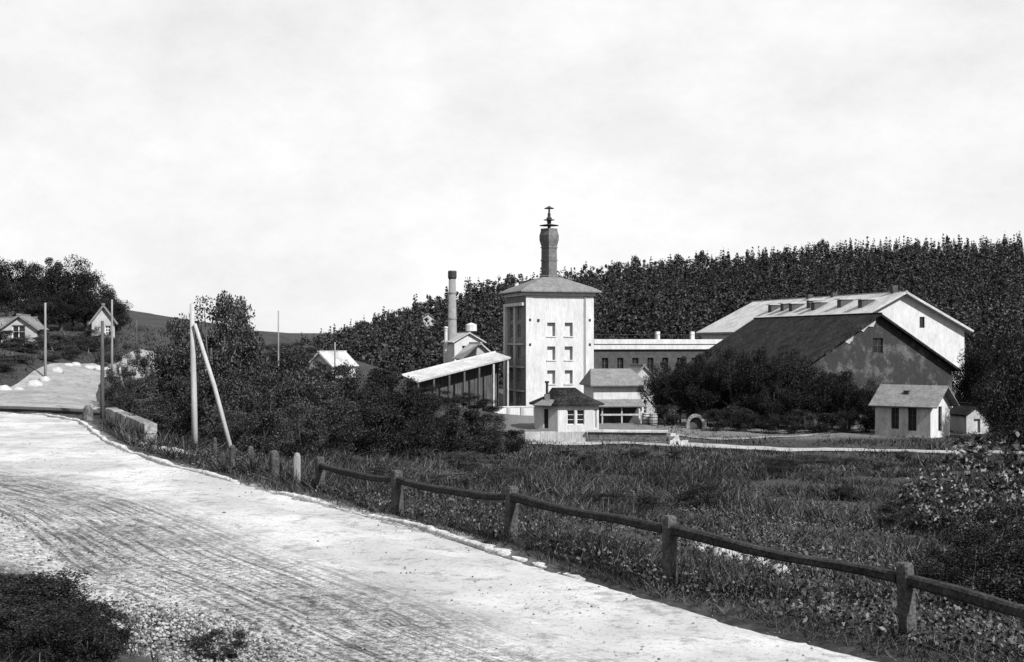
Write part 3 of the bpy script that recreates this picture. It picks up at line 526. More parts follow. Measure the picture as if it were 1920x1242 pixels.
# ------------------------------------------------------------------ gatehouse (canted corners)
p = at(1004, 0, 117.5); g = gz(p.x + 3, 119) - .12; GH = thing('gatehouse', (p.x, 117.5, g), R(3), 'small white gatehouse with canted corners and dark hipped roof before the tower', 'gatehouse')
pl = [(.15, 1.7), (2.05, -.1), (5.35, 0), (6.0, 1.3), (6.0, 3.6), (5.2, 4.6), (1.2, 4.6), (.15, 3.6)]; hw = -5.55 - g; n = len(pl)
for i in range(n):
    a, b = Vector(pl[i] + (0,)), Vector(pl[(i + 1) % n] + (0,)); L_ = (b - a).length
    ops = {0: [(.95, 1.5, .35, 2.15)], 1: [(.85, 1.55, .75, 2.1), (1.75, 2.45, .75, 2.1)], 2: [(.5, .95, .4, 2.1)]}.get(i, [])
    MB().wall(a, b - a, [(0, hw), (L_, hw)], ops, .2).build('wall', 'white', GH)
    for op in ops: window(GH, a, b - a, op, .2, 0, 2 if i == 1 else 1, .06, 'frame' if i == 1 else 'darkwood', name='window' if i == 1 else 'door')
cx, cy = 3.05, 2.2
def off(s, z): return [(cx + (x - cx) * s, cy + (y - cy) * s, z) for x, y in pl]
rd = [(max(1.7, min(3.9, x)) if True else x, cy + (y - cy) * .03, hw + 1.45) for x, y in pl]
MB().rings([off(1.17, hw - .12), off(1.17, hw + .0), off(.6, hw + .75), rd]).build('roof', 'darkroof', GH)
MB().slab([(-.2, .6, hw - .1), (1.3, -.7, hw - .1), (1.75, .3, hw + .42), (.75, 1.1, hw + .42)], .08).build('porch_roof', 'greyroof', GH)
fl = MB().lathe([(.12, hw + .4), (.12, hw + 1.9), (.2, hw + 1.92), (.2, hw + 2.1)], 8, (1.15, 1.1)).build('stove_pipe', 'metal', GH)
MB().box((.9, .8, hw + .3), (1.4, 1.35, hw + .9)).build('chimney', 'brick', GH)

# low walls in front of the gatehouse
p = at(985, 0, 112); g = gz(p.x + 2, 112) - .1; q = thing('plaster_wall', (p.x, 112, g), R(-1.5), 'low pale plastered wall along the path below the gatehouse', 'wall')
for k in range(4): MB().box((k * 1.35, 0, 0), (k * 1.35 + 1.33, .35, .95 + .03 * (k % 2))).build('panel', 'offwhite', q)
p = at(1102, 0, 111.5); g = gz(p.x + 3, 111) - .1; q = thing('retaining_wall', (p.x, 111.6, g), R(-8), 'dark stone retaining wall with long pale coping in front of the yard', 'wall')
for r_ in range(3):
    x = -.3 * (r_ % 2)
    while x < 6.9:
        w = random.uniform(.45, .9); MB().box((max(x, 0) + .01, random.uniform(0, .06), r_ * .32), (min(x + w, 7.0) - .015, .5, r_ * .32 + .305)).build('stone', 'darkstone', q); x += w
for k in range(5): MB().box((k * 1.4 - .05, -.14, .965), (k * 1.4 + 1.33, .95, 1.12 + .01 * (k % 2))).build('coping', 'stone', q)
p = at(1268, 0, 110.5); q = thing('block_heap', (p.x, 110.4, gz(p.x, 110.4) - .1), R(-8), 'heap of pale blocks ending the dark retaining wall', 'blocks')
for (x, y, z, a, h) in ((-.55, -.3, 0, .55, .5), (.1, -.4, 0, .6, .42), (-.3, .1, .42, .55, .45), (.55, -.1, 0, .4, .5), (-.2, .3, 0, .6, .4), (-.5, -.15, .84, .4, .25)):
    k_ = lambda: random.uniform(-.07, .07)
    MB().rings([[(x + k_(), y + k_(), z_), (x + a + k_(), y + k_(), z_), (x + a + k_(), y + a + k_(), z_), (x + k_(), y + a + k_(), z_)] for z_ in (z, z + h)]).build('block', 'stone', q)

# ------------------------------------------------------------------ house on the right and its shed
hx, hy = 33.3, 117.4; rz = math.atan2(-3.4, 3.9); g = gz(36, 117) - .15; hw = -5.45 - g; LW, LD = 5.25, 4.3
HS = thing('cottage', (hx, hy, g), rz, 'small pale cottage with grey gabled roof and tall dark windows beside the path', 'cottage')
fw = [(1.55, 2.3, .9, hw - .35), (3.15, 3.95, .8, hw - .3)]
for o, u, L_, ops, gb in (((0, 0, 0), (1, 0, 0), LW, fw, 0), ((LW, 0, 0), (0, 1, 0), LD, [(1.7, 2.5, .75, hw - .2)], 1), ((LW, LD, 0), (-1, 0, 0), LW, [], 0), ((0, LD, 0), (0, -1, 0), LD, [], 1)):
    MB().wall(o, u, [(0, hw), (L_ / 2, hw + 1.55), (L_, hw)] if gb else [(0, hw), (L_, hw)], ops, .2).build('wall', 'white' if o[0] else 'offwhite', HS)  # front and left walls take the duller plaster: shade put into the colour
    for op in ops: window(HS, o, u, op, .2, 1, 2, .05, 'darkwood')
s_ = 1.55 / (LD / 2); ov = .45; x0, x1 = -.45, LW + .75; zt = hw + 1.57; lo = hw + .02 - ov * s_; th = .12
MB().slab([(x0, -ov, lo + th), (x1, -ov, lo + th), (x1, LD / 2, zt + th), (x0, LD / 2, zt + th)], th).slab([(x1, LD + ov, lo + th), (x0, LD + ov, lo + th), (x0, LD / 2 + .001, zt + th), (x1, LD / 2 + .001, zt + th)], th).build('roof', 'greyroof', HS)
MB().box((2.3, .95, hw + .75), (2.75, 1.4, hw + 1.2)).build('roof_hatch', 'metal', HS)
MB().box((-.08, -.08, -.1), (LW + .08, -.002, .32)).build('plinth', 'offwhite', HS)
p = at(1812, 0, 121); g = gz(p.x + 1, 122) - .15
gabled('outhouse', (p.x, 121, g), R(8), 2.2, 3.2, 2.0, .8, 'tiny pale outhouse with dark roof beside the cottage', 'outhouse', 'offwhite', 'darkroof', front=[(.75, 1.4, .3, 1.6)], ov=.3, winargs=(0, 0, .05, 'offwhite', 'offwhite'))

# ------------------------------------------------------------------ far houses
p = at(578, 0, 140); g = gz(p.x, 141)
gabled('valley_house', (p.x, 140, min(g, -6) - .3), R(-28), 3.2, 4.4, 3.2, 1.4, 'house with bright white roof half hidden by the thicket', 'house', 'white', 'paleroof', front=[(1.6, 2.4, 2.2, 3.4)], ov=.3).location.z = -5.6
p = at(612, 0, 150)
gabled('valley_barn', (p.x, 150, -6.2), R(35), 3.2, 4.5, 3.6, 1.2, 'lower pale shed tucked behind the house with bright white roof', 'shed', 'offwhite', 'paleroof', front=[(1.2, 1.9, 1.8, 2.8)], ov=.3)
fd = min(np.arange(330, 470, 2.), key=lambda d: abs(HY - gz(at(805, 0, d).x, d) / d * F - 616)); p = at(790, 0, fd); g = gz(p.x + 3, fd + 2); FC = (805., fd)
gabled('forest_cottage', (p.x, fd, g - .3), R(20), 5.0, 6, 3.0, 2.0, 'tiny pale cottage on the wooded hillside left of the chimney', 'cottage', 'grey', 'greyroof', front=[(2.0, 2.9, 1.0, 2.2)], ov=.4)
p = at(172, 0, 128); g = gz(p.x, 129) - .2
h0 = gabled('hillside_hut', (p.x, 128, g), R(18), 2.2, 2.4, 2.3 - g, 1.5, 'small grey hut with grey pointed roof on the grassy bank by the trees', 'hut', 'grey', 'greyroof', front=[(1.3, 1.8, .4, 1.3)], ov=.35)
p = at(40, 0, 118); g = gz(p.x, 119) - .2
gabled('hillside_cottage', (p.x, 118, g), R(75), 3.4, 5, 1.1 - g, 1.2, 'long cottage with grey wall half hidden under the dark hillside trees', 'cottage', 'grey', 'greyroof', left=[(.8, 1.3, 1.1, 1.9), (2.8, 3.3, 1.1, 1.9)], ov=.35)
p = at(2, 0, 112); g = gz(p.x, 113) - .2
gabled('hillside_barn', (p.x, 112, g), R(10), 3.0, 4, 1.3 - g, 1.1, 'grey shed on the bank beside the long cottage', 'shed', 'grey', 'greyroof', front=[(.9, 2.0, .1, 1.8)], ov=.3)

# ------------------------------------------------------------------ poles
def pole(px_, ptop, d, r, m, label, group=None, name='telegraph_pole', lean=0.):
    t_ = at(px_, ptop, d); g = gz(t_.x, d); e = thing(name, (t_.x, d, g), 0, label, 'pole', group); h = t_.z - g
    MB().tube([(0, 0, -.4), (lean * .3, 0, h * .35), (lean * .7, 0, h * .7), (lean, 0, h)], [r * 1.15, r * 1.05, r * .92, r * .8], 9, .04).build('shaft', m, e, True)
    return e, h
e, h = pole(366, 572, 46, .1, 'palewood', 'tall bleached pole with a leaning brace pole at the road bend', lean=-.12)
MB().tube([(1.55, -.6, gz(e.location.x + 1.55, 45.4) - e.location.z - .3), (.75, -.3, h * .45), (.02, -.14, h * .87)], [.085, .078, .065], 9, .04).build('brace', 'palewood', e, True)
MB().lathe([(.08, h), (.02, h + .07)], 9, (-.12, 0)).build('cap', 'palewood', e)
pole(192, 602, 60, .09, 'darkpole', 'dark upright pole at the end of the low guard rail')
pole(85, 568, 93, .09, 'greypole', 'grey bare pole on the grassy bank below the dark trees')
pole(210, 562, 100, .085, 'greypole', 'grey pole beside the small hut with pointed roof')
pole(256, 600, 125, .08, 'darkpole', 'thin far pole on the grass slope beyond the hut')
pole(522, 583, 120, .075, 'greypole', 'lone grey pole against the sky above the thicket')
pole(628, 642, 132, .08, 'greypole', 'short grey pole beside the house with bright white roof')
pole(236, 690, 75, .08, 'palewood', 'pale leaning stake beside the side road', name='stake', lean=-.35)

# ------------------------------------------------------------------ roadside fence
FP = [('D', 600, 857), ('C', 746, 882), ('B', 958, 912), ('A', 1257, 968), ('E', 1703, 1056), ('G', 2150, 1160)]
FB = [(600, 913, 30.9), (747, 968, 25.6), (957, 1016, 22.3), (1260, 1105, 18.0), (1705, 1195, 15.05), (2190, 1330, 12.1)]
fe = thing('roadside_fence', (0, 22.3, gz(0, 22.3)), 0, 'rough timber rail fence running along the meadow side of the road', 'fence'); f0 = fe.location
tops = []
fdir = Vector((.58, -.81, 0)); fn = Vector((-.81, -.58, 0))
for (nm, px_, pt), (bx_, by_, d) in zip(FP, FB):
    t_ = at(px_, pt, d); g = gz(t_.x, d); w = random.uniform(.082, .1); lean_ = Vector((random.uniform(-.05, .05), random.uniform(-.05, .05), 0)); mb = MB(); base = Vector((t_.x, d, g)) - f0; rr = []
    for z, s_ in ((-.4, 1.05), (.3, 1), (.7, .97), (t_.z - g - .04, .95), (t_.z - g, .8)):
        rr.append([base + fdir * (a * w * s_ * random.uniform(.93, 1.07)) + fn * (b * w * s_ * random.uniform(.93, 1.07)) + lean_ * (max(z, 0)) + Vector((0, 0, z)) for a, b in ((-1, -.75), (-.75, -1), (.75, -1), (1, -.75), (1, .75), (.75, 1), (-.75, 1), (-1, .75))])
    mb.rings([r_[::-1] for r_ in rr]).build('post', 'timber', fe); tops.append(base + Vector((0, 0, t_.z - g)) + lean_ * (t_.z - g))
def rail(a, b, sag, k):
    n = 9; rr = []; d_ = (b - a).normalized(); s_ = Vector((d_.y, -d_.x, 0)).normalized(); rg = np.random.default_rng(k); ph = rg.uniform(0, 6)
    for i in range(n):
        f = i / (n - 1); c = a.lerp(b, f) + Vector((0, 0, -sag * math.sin(math.pi * f) + .012 * math.sin(9 * f + ph))) + s_ * .02 * math.sin(5 * f + ph); h = (.058 + .012 * (1 - f)) * (1 + .1 * math.sin(7 * f + ph)); w = .07 * (1 + .1 * math.sin(11 * f + ph))
        rr.append([c + s_ * (u_ * w) + Vector((0, 0, v_ * h)) for u_, v_ in ((-1, -.6), (-.6, -1), (.6, -1), (1, -.6), (1, .6), (.6, 1), (-.6, 1), (-1, .6))])
    return MB().rings(rr).build('rail', 'shaded_railwood', fe)
for k in range(5):
    a, b = tops[k].copy(), tops[k + 1].copy(); dz = .19; d_ = (b - a).normalized()
    rail(a - Vector((0, 0, dz)) - d_ * (.25 if k == 0 else -.095), b - Vector((0, 0, dz)) - d_ * .095, .07 if k in (0, 1) else .03, k)
for k, (px_, pt, d, lab) in enumerate(((557, 851, 31.8, 'short grey stub post just beyond the end of the rail fence'), (514, 846, 33.0, 'thick dark stub post beside the grey stub post'), (470, 838, 36.0, 'low stub post half sunk in verge grass beyond the thick stub'), (436, 836, 38.5, 'short stub post near the foot of the brace pole'), (403, 822, 41.0, 'thin stub post between the bleached pole and its brace'))):
    t_ = at(px_, pt, d); g = gz(t_.x, d); e = thing('stub_post', (t_.x, d, g), random.uniform(0, 1), lab, 'post', 'stub posts along the verge'); w = .085 if k != 1 else .11; w = w if k != 4 else .06
    h = max(t_.z - g, .55); MB().rings([[(a * w * s_, b * w * s_, z) for a, b in ((-1, -.7), (-.7, -1), (.7, -1), (1, -.7), (1, .7), (.7, 1), (-.7, 1), (-1, .7))] for z, s_ in ((-.3, 1.1), (.2, 1), (h - .06, .95))]).build('shaft', 'timber' if k != 0 else 'greypole', e)
    MB().lathe([(w * .99, h - .059), (w * .8, h), (.01, h + .03)], 8, (0, 0), R(22.5)).build('worn_top', 'timber' if k else 'greypole', e)

# low guard rail at the bend and culvert wall
q = thing('guard_rail', (-24, 61.5, gz(-24, 61.5)), 0, 'low dark timber guard rail across the far side of the road bend', 'guard rail'); q0 = q.location; gp = [at(-60, 764, 66), at(40, 767, 64.5), at(120, 770, 63.2), at(196, 775, 61.5)]
MB().tube([v - q0 for v in gp], [.13, .14, .13, .12], 8, .08).build('rail', 'darkpole', q)
for v in gp: g = gz(v.x, v.y) - q0.z; MB().box((v.x - q0.x - .1, v.y - q0.y - .1 + .25, g - .3), (v.x - q0.x + .1, v.y - q0.y + .1 + .25, v.z - q0.z + .1)).build('post', 'darkpole', q)
a, b = at(168, 0, 55.5), at(232, 0, 44.5); a.z = gz(a.x, a.y); b.z = gz(b.x, b.y); L_ = (b - a).xy.length; q = thing('culvert_wall', (a.x + .7, a.y, a.z - .1), math.atan2(b.y - a.y, b.x - a.x), 'low grey stone parapet wall at the outer edge of the road bend', 'wall')
for r_ in range(2):
    x = -.4 * r_
    while x < L_:
        w = random.uniform(.6, 1.2); MB().box((max(x, 0) + .012, random.uniform(-.03, .03), r_ * .36), (min(x + w, L_) - .012, .45, r_ * .36 + random.uniform(.33, .355))).build('stone', 'greystone', q); x += w
e = thing('guard_stone', (at(165, 0, 57.5).x, 57.5, gz(at(165, 0, 57.5).x, 57.5)), 0, 'dark upright marker stone at the end of the grey parapet wall', 'stone'); MB().lathe([(.24, -.2), (.23, .3), (.2, .55), (.1, .68), (.01, .7)], 9).build('stone', 'darkstone', e)

def rock_mesh(k, sq=.75):
    rg = np.random.default_rng(500 + k); mb = MB(); m = 8
    rr = []
    for z, r in ((-.35, .8), (-.05, 1.0), (.35, .92), (.68, .62), (.85, .2)): rr.append([(r * math.cos(2 * math.pi * j / m) * rg.uniform(.82, 1.12), r * math.sin(2 * math.pi * j / m) * rg.uniform(.82, 1.12) * .85, z * rg.uniform(.88, 1.1)) for j in range(m)])
    return mb.rings(rr).mesh('rock', True)
RK = [rock_mesh(k) for k in range(5)]
def rock(name, x, y, s, m, label, cat, group, zs=1., sink=.0):
    me = RK[random.randrange(5)]; key = ('rk', me.name, m)
    if key not in _vi: c2 = me.copy(); c2.materials.clear(); c2.materials.append(M[m]); _vi[key] = c2
    o = link(name, _vi[key]); o.location = (x, y, gz(x, y) - sink); o.rotation_euler = (random.uniform(-.15, .15), random.uniform(-.15, .15), random.uniform(0, 6.28)); o.scale = (s, s * random.uniform(.75, 1.1), s * zs); return tag(o, label, cat, group)
M['palerock'] = mat('whitewashed_stone', .26, .2, 2, .9, .3, .2, 10); M['darkrock'] = mat('dark_road_stone', .05, .3, 3, .9, .3, .3, 14)
for px_, py_ in ((8, 731), (34, 726), (64, 719), (84, 716), (106, 711), (128, 704), (142, 701), (166, 695), (182, 691), (200, 688)):
    d = 84 + (731 - py_) * .56; x = at(px_, 0, d).x; rock('guard_stone', x, d, random.uniform(.42, .7), 'palerock', 'whitewashed rounded guard stone in the row below the grassy bank', 'stone', 'guard stones along the side road', random.uniform(.5, .8))
for px_, py_ in ((790, 1052), (800, 1055), (722, 1026), (734, 1033), (586, 987), (600, 990), (545, 974), (420, 966), (690, 1018), (705, 1022), (450, 992), (330, 950), (505, 1103)):
    d = -ROADZ * F / (py_ - HY); x = at(px_, 0, d).x; rock('loose_stone', x, d, random.uniform(.045, .075), 'darkrock', 'dark loose stone lying on the pale road', 'stone', 'loose stones on the road', .7).location.z = ROADZ + .02
for k in range(22):
    px_, py_ = random.uniform(1300, 1480), 0; py_ = 1022 + (px_ - 1300) * .28 + random.uniform(-8, 14); d = 3.75 * F / (py_ - HY); x = at(px_, 0, d).x
    rock('rubble_stone', x, d, random.uniform(.12, .24), 'palerock', 'white rubble stone in the grass behind the timber fence', 'stone', 'white rubble behind the fence', .95)
for k in range(9):
    px_ = 240 + k * 11 + random.uniform(-4, 4); py_ = 834 + k * 2.2; d = 3.45 * F / (py_ - HY); x = at(px_, 0, d).x
    rock('verge_stone', x + .5, d, random.uniform(.16, .3), 'stone', 'pale boulder on the verge beyond the parapet wall', 'stone', 'pale verge boulders', .6)

# ------------------------------------------------------------------ trees and shrubs
for px_, tp, d, w in ((-25, 474, 142, 120), (18, 480, 140, 110), (62, 490, 144, 100), (100, 484, 141, 90), (138, 488, 138, 110), (172, 508, 136, 96), (203, 540, 134, 74), (218, 575, 133, 50), (40, 530, 133, 110), (115, 540, 132, 100), (160, 560, 133, 80), (-60, 490, 130, 100), (75, 560, 130, 90)):
    plant('hillside_tree', 'broad', px_, tp, d, w, 'dark leafy tree in the wood on the hillside above the bank', 'tree', 'hillside trees above the bank', 'leafdark', part='crown')
for px_, tp, d, w in ((15, 640, 106, 80), (62, 632, 108, 80), (108, 622, 112, 70), (145, 628, 114, 60), (30, 665, 96, 80), (95, 655, 101, 60), (238, 640, 104, 60), (262, 655, 92, 60), (-10, 670, 92, 90), (170, 632, 118, 50), (200, 640, 110, 50), (-5, 640, 104, 80), (45, 640, 104, 70), (130, 645, 106, 60), (190, 625, 122, 50), (214, 676, 73, 60), (228, 690, 69, 60), (20, 615, 110, 70), (70, 618, 113, 60), (172, 612, 121, 40), (205, 615, 121, 40)):
    plant('bank_shrub', 'shrub', px_, tp, d, w, 'shrub on the grassy bank below the hillside cottages', 'shrub', 'shrubs on the grassy bank', 'leaf')
plant('roadside_tree', 'broad', 396, 530, 57, 190, 'big leafy tree standing behind the braced pole', 'tree', None, 'leaf', part='crown')
plant('roadside_tree', 'broad', 345, 592, 60, 130, 'lower leafy tree beside the big tree behind the braced pole', 'tree', None, 'leaf', part='crown')
plant('roadside_tree', 'broad', 436, 556, 62, 120, 'dense smaller tree close on the thicket side of the big tree', 'tree', None, 'leaf', part='crown')
SH = [(250, 735, 58, 110, 0), (300, 690, 56, 120, 0), (345, 700, 53, 120, 0), (410, 690, 52, 130, 0), (465, 672, 55, 120, 0), (505, 690, 52, 130, 0), (545, 668, 60, 140, 0), (590, 705, 62, 120, 0), (640, 690, 72, 120, 1), (690, 678, 78, 120, 1),
      (735, 692, 82, 110, 1), (775, 715, 80, 100, 1), (620, 745, 58, 140, 0), (690, 745, 62, 140, 1), (760, 755, 66, 130, 1), (820, 745, 90, 110, 1), (870, 752, 98, 100, 1), (915, 772, 104, 80, 1), (840, 775, 72, 120, 1), (905, 795, 82, 100, 1), (560, 750, 50, 120, 0), (490, 755, 47, 110, 0), (425, 765, 47.5, 90, 0), (285, 765, 50, 100, 0), (230, 745, 63, 70, 1), (208, 752, 61, 50, 1), (960, 798, 100, 60, 1), (590, 680, 90, 90, 1), (520, 648, 85, 130, 0), (480, 655, 95, 90, 0), (655, 675, 110, 110, 1), (715, 672, 120, 100, 1), (500, 645, 132, 90, 0), (548, 650, 130, 90, 0), (600, 668, 128, 70, 1), (560, 640, 165, 90, 1), (620, 655, 175, 80, 1), (470, 632, 140, 60, 0), (800, 722, 135, 80, 1), (845, 728, 138, 80, 1), (885, 735, 140, 70, 1), (915, 745, 142, 60, 1), (790, 735, 120, 90, 1), (570, 690, 66, 110, 0), (660, 712, 70, 90, 1), (530, 715, 54, 90, 0)]
for px_, tp, d, w, k in SH:
    plant('shrub', 'shrub', px_, tp, d, w, ('leafy shrub in the thicket behind the braced pole', 'dark shrub in the thicket between the pole and the tower')[k], 'shrub', ('thicket behind the braced pole', 'dark thicket towards the tower')[k], ('leaf', 'leafdark')[k])
for px_, tp, d, w in ((1232, 690, 133, 70), (1275, 698, 131, 74), (1322, 700, 128, 80), (1368, 692, 129, 84), (1412, 690, 126, 86), (1455, 705, 124, 80), (1500, 712, 124, 84), (1548, 708, 125, 84), (1592, 720, 124, 76), (1395, 664, 130, 90), (1345, 672, 132, 80), (1450, 668, 129, 96), (1505, 676, 128, 90), (1560, 690, 127, 80), (1300, 678, 134, 80), (1252, 676, 138, 70), (1640, 715, 124, 60), (1372, 640, 127, 92), (1425, 648, 126, 84), (1325, 655, 129, 80), (1475, 660, 125, 80), (1535, 676, 124, 80), (1585, 690, 123, 70), (1290, 668, 131, 70)):
    plant('yard_tree', 'broad', px_, tp, d, w, 'dark bushy tree in the row in front of the big dark barn', 'tree', 'trees before the dark barn', 'leafdark', part='crown')
for px_, tp, d, w in ((1250, 752, 126, 60), (1345, 765, 121, 70), (1390, 760, 121, 70), (1440, 768, 120, 70), (1490, 765, 120, 76), (1540, 768, 120, 76), (1585, 768, 120, 66), (1625, 745, 122, 60)):
    plant('yard_shrub', 'shrub', px_, tp, d, w, 'low dark shrub at the foot of the trees before the barn', 'shrub', 'shrubs before the dark barn', 'leafdark')
for px_, tp, d, w in ((1835, 640, 132, 90), (1885, 610, 128, 110), (1940, 620, 122, 120), (1800, 690, 140, 70), (1868, 700, 114, 90), (1920, 720, 106, 100), (1918, 650, 78, 130), (1950, 735, 52, 150), (1885, 745, 92, 90)):
    plant('edge_tree', 'broad', px_, tp, d, w, 'tall dark tree growing behind and beside the outhouse', 'tree', 'trees beside the outhouse', 'leafdark', part='crown')
plant('leafy_bush', 'bigleaf', 1860, 800, 33, 240, 'large bush with big pale leaves and bent stems in the meadow', 'bush', None, 'leafpale')
plant('leafy_bush', 'bigleaf', 1775, 858, 30, 150, 'smaller pale leaved bush beside the large one in the meadow', 'bush', None, 'leafpale')
plant('leafy_bush', 'bigleaf', 1935, 850, 26, 150, 'pale leaved bush leaning out over the meadow beside the large one', 'bush', None, 'leafpale')
plant('meadow_shrub', 'shrub', 1560, 858, 88, 220, 'wide low dark shrub in the meadow below the path', 'shrub', 'low meadow shrubs', 'leafdark')
plant('meadow_shrub', 'shrub', 1430, 862, 86, 160, 'wide low dark shrub in the meadow below the path', 'shrub', 'low meadow shrubs', 'leafdark')
for k in range(26):
    px_ = random.uniform(640, 1900); d = random.uniform(34, 92); g_ = gz(at(px_, 0, d).x, d); tp = HY - (g_ + random.uniform(.5, 1.0)) / d * F
    plant('meadow_weed', 'shrub', px_, tp, d, random.uniform(1.2, 3.0) * F / d, 'low dark weed clump standing out of the meadow grass', 'weed clump', 'weed clumps in the meadow', ('leafdark', 'leaf')[k % 2])
for px_, tp, d, w in ((1830, 985, 20, 170), (1915, 1010, 18, 190), (1760, 1010, 19.5, 120), (1880, 940, 24, 170)):  # dark clumps added to imitate the darkening towards the right edge
    plant('darkening_clump', 'shrub', px_, tp, d, w, 'added dark clump imitating edge darkening behind the fence below the pale leaved bushes', 'darkening_clump', 'added edge darkening clumps behind the fence', 'leafdark')
# dark bank bushes at the lower left
for px_, tp, d, w in ((95, 1062, 14.4, 230), (10, 1075, 13.6, 240), (160, 1120, 13.0, 130), (60, 1130, 12.4, 240), (-30, 1090, 14.2, 200), (150, 1160, 12.3, 140), (30, 1180, 11.4, 240), (130, 1215, 11.5, 160), (120, 1085, 14.0, 150), (40, 1205, 10.6, 260), (170, 1228, 10.9, 150), (100, 1222, 10.3, 200), (-20, 1150, 11.8, 200), (215, 1185, 12.2, 90)):
    plant('bank_bush', 'shrub', px_, tp, d, w, 'low dark bush on the near bank at the road edge', 'bush', 'bushes on the near bank', 'leafdark')
plant('bank_weed', 'shrub', 410, 1196, 13.6, 120, 'small dark weed clump beside the gravel heap at the road edge', 'bush', None, 'leafdark')

# ------------------------------------------------------------------ forest on the hill
rg = np.random.default_rng(77)
def low_con(): p = conifer_pts(rg, 170, 10); return leaves(p * np.array([.42, .42, 1]), .040, rg, .6, .3) 
def low_brd():
    p, c = crown_pts(rg, 190, 12, .1, .5, .27, .12); return leaves(p, .044, rg, .75)
LT = [low_con() for _ in range(5)] + [low_brd() for _ in range(5)]
rx = np.array([(p - HX) / F for p, z in RIDGE])
def ridge_tree_ok(x, y): return True
V = []; cnt = 0
gxs, gys = np.meshgrid(np.arange(-95, 300, 3.9), np.arange(215, 520, 4.4)); pts = np.c_[gxs.ravel(), gys.ravel()] + rg.uniform(-2.2, 2.2, (gxs.size, 2))
ang = pts[:, 0] / pts[:, 1] * F + HX
keep = (ang > 500) & (ang < 2010) & ~((pts[:, 1] < 232) & (ang > 1280)); keep &= (ang > 700) | (pts[:, 1] > 330)
# a clearing round the forest cottage
keep &= ~((np.abs(ang - 808) < 26) & (pts[:, 1] < FC[1] + 10) & (pts[:, 1] > FC[1] - 55))
pts = pts[keep]; zz = terrain(pts); an = pts[:, 0] / pts[:, 1] * F + HX
RIDGE_D = 484
front = pts[:, 1] < RIDGE_D - 4
for (x, y), z, a_, ok in zip(pts, zz, an, front):
    if not ok: continue
    pc = .25 + .55 * np.clip((a_ - 1150) / 400, 0, 1); k = rg.integers(0, 5) if rg.uniform() < pc else rg.integers(5, 10); sz_ = 1 + .28 * float(wob(np.float64(x), np.float64(y), .06, 91)) ; h = rg.uniform(5.5, 10.5) * (1.08 if k < 5 else .9) * sz_; w = (rg.uniform(7, 11) if k < 5 else rg.uniform(6, 10.5)) * sz_
    r_ = rg.uniform(0, 6.28); c_, s_ = math.cos(r_), math.sin(r_); t_ = LT[k]; V.append(np.c_[(t_[:, 0] * c_ - t_[:, 1] * s_) * w + x, (t_[:, 0] * s_ + t_[:, 1] * c_) * w + y, t_[:, 2] * h + z - .3])
V = np.vstack(V); tag(link('forest', np_mesh('forest', V, quads(len(V))), 'forest'), 'dense dark wood covering the whole hillside behind the brewery', 'forest', None, 'stuff')
# the trees that stand out along the skyline, one by one
pxs = 548.
while pxs < 1935:
    d = RIDGE_D + rg.uniform(-4, 6); x = (pxs - HX) / F * d; z = gz(x, d); conf = rg.uniform() < (.3 + .5 * float(np.clip((pxs - 1150) / 400, 0, 1))); h = rg.uniform(6.0, 9.5) if conf else rg.uniform(6.0, 11.0); i = int(rg.integers(0, 3))
    kind = 'pine' if conf else 'skyline'
    if 'skyline' not in TPL:
        for k in range(3):
            p_, c_ = crown_pts(rg, 700, 16, .12, .55, .42, .16); v_ = leaves(p_, .045, rg, .7); TPL.setdefault('skyline', []).append((np_mesh('skyline_crown', v_, quads(len(v_))), stem_mesh(rg, c_, .3, .03, 6)))
    cm, sm = TPL[kind][i]
    if not cm.materials: cm.materials.append(M['needle' if conf else 'leafdark'])
    e = thing('pine_tree' if conf else 'forest_tree', (x, d, z), rg.uniform(0, 6.28), ('pointed conifer standing out on the skyline of the wooded hill', 'rounded tree standing out on the skyline of the wooded hill')[0 if conf else 1], 'tree', ('skyline conifers', 'skyline round trees')[0 if conf else 1])
    w = rg.uniform(3.2, 5.6); e.scale = (w, w, h); link('crown', cm, None, e); link('trunk', sm, 'bark', e); pxs += rg.uniform(9, 22)

# ------------------------------------------------------------------ grass and gravel
def scatter(n, dlo, dhi, pw=1.):
    d = dlo + (dhi - dlo) * rg.uniform(0, 1, n) ** pw; a = rg.uniform(-.44, .46, n); return np.c_[a * d, d]
def meadow_mask(p):
    ins = inside(p, RPOLY); nr = p[:, 1] < 70; k = ~ins
    return k
def blades(p, h, w, rg, z=None, lean=.85):
    n = len(p); z = terrain(p, False) - .02 if z is None else z; a = rg.uniform(0, 6.283, n); t = np.c_[np.cos(a), np.sin(a)]; ln = rg.normal(0, lean, (n, 2)) * h[:, None]
    A_ = np.c_[p - t * w[:, None], z]; B_ = np.c_[p + t * w[:, None], z]; tp = z + h * (1 - .25 * np.minimum(np.hypot(*ln.T) / h, 1.5)); C_ = np.c_[p + ln + t * w[:, None] * .3, tp]; D_ = np.c_[p + ln - t * w[:, None] * .3, tp]
    return np.stack([A_, B_, C_, D_], 1).reshape(-1, 3)
G = []
right = lambda p: (dist_poly(p, RE) < dist_poly(p, LE))
def add(n, dlo, dhi, h0, h1, w0, w1, cond, pw=1.4, even=0.):
    p = scatter(n, dlo, dhi, pw); p = p[meadow_mask(p)]; p = p[cond(p)]; pt = wob(p[:, 0], p[:, 1], .45, 61) + .6 * wob(p[:, 0], p[:, 1], 1.6, 62); pt = pt * (1 - even) + .25 * even; kk = rg.uniform(0, 1, len(p)) < np.clip(.62 + 1.1 * pt, .12, 1); p, pt = p[kk], pt[kk]; q = np.clip(.5 + .7 * rg.uniform(0, 1, len(p)) + 1.0 * pt, .25, 2)
    h = rg.uniform(h0, h1, len(p)) * q; w = rg.uniform(w0, w1, len(p)); G.append(blades(p, h, w, rg))
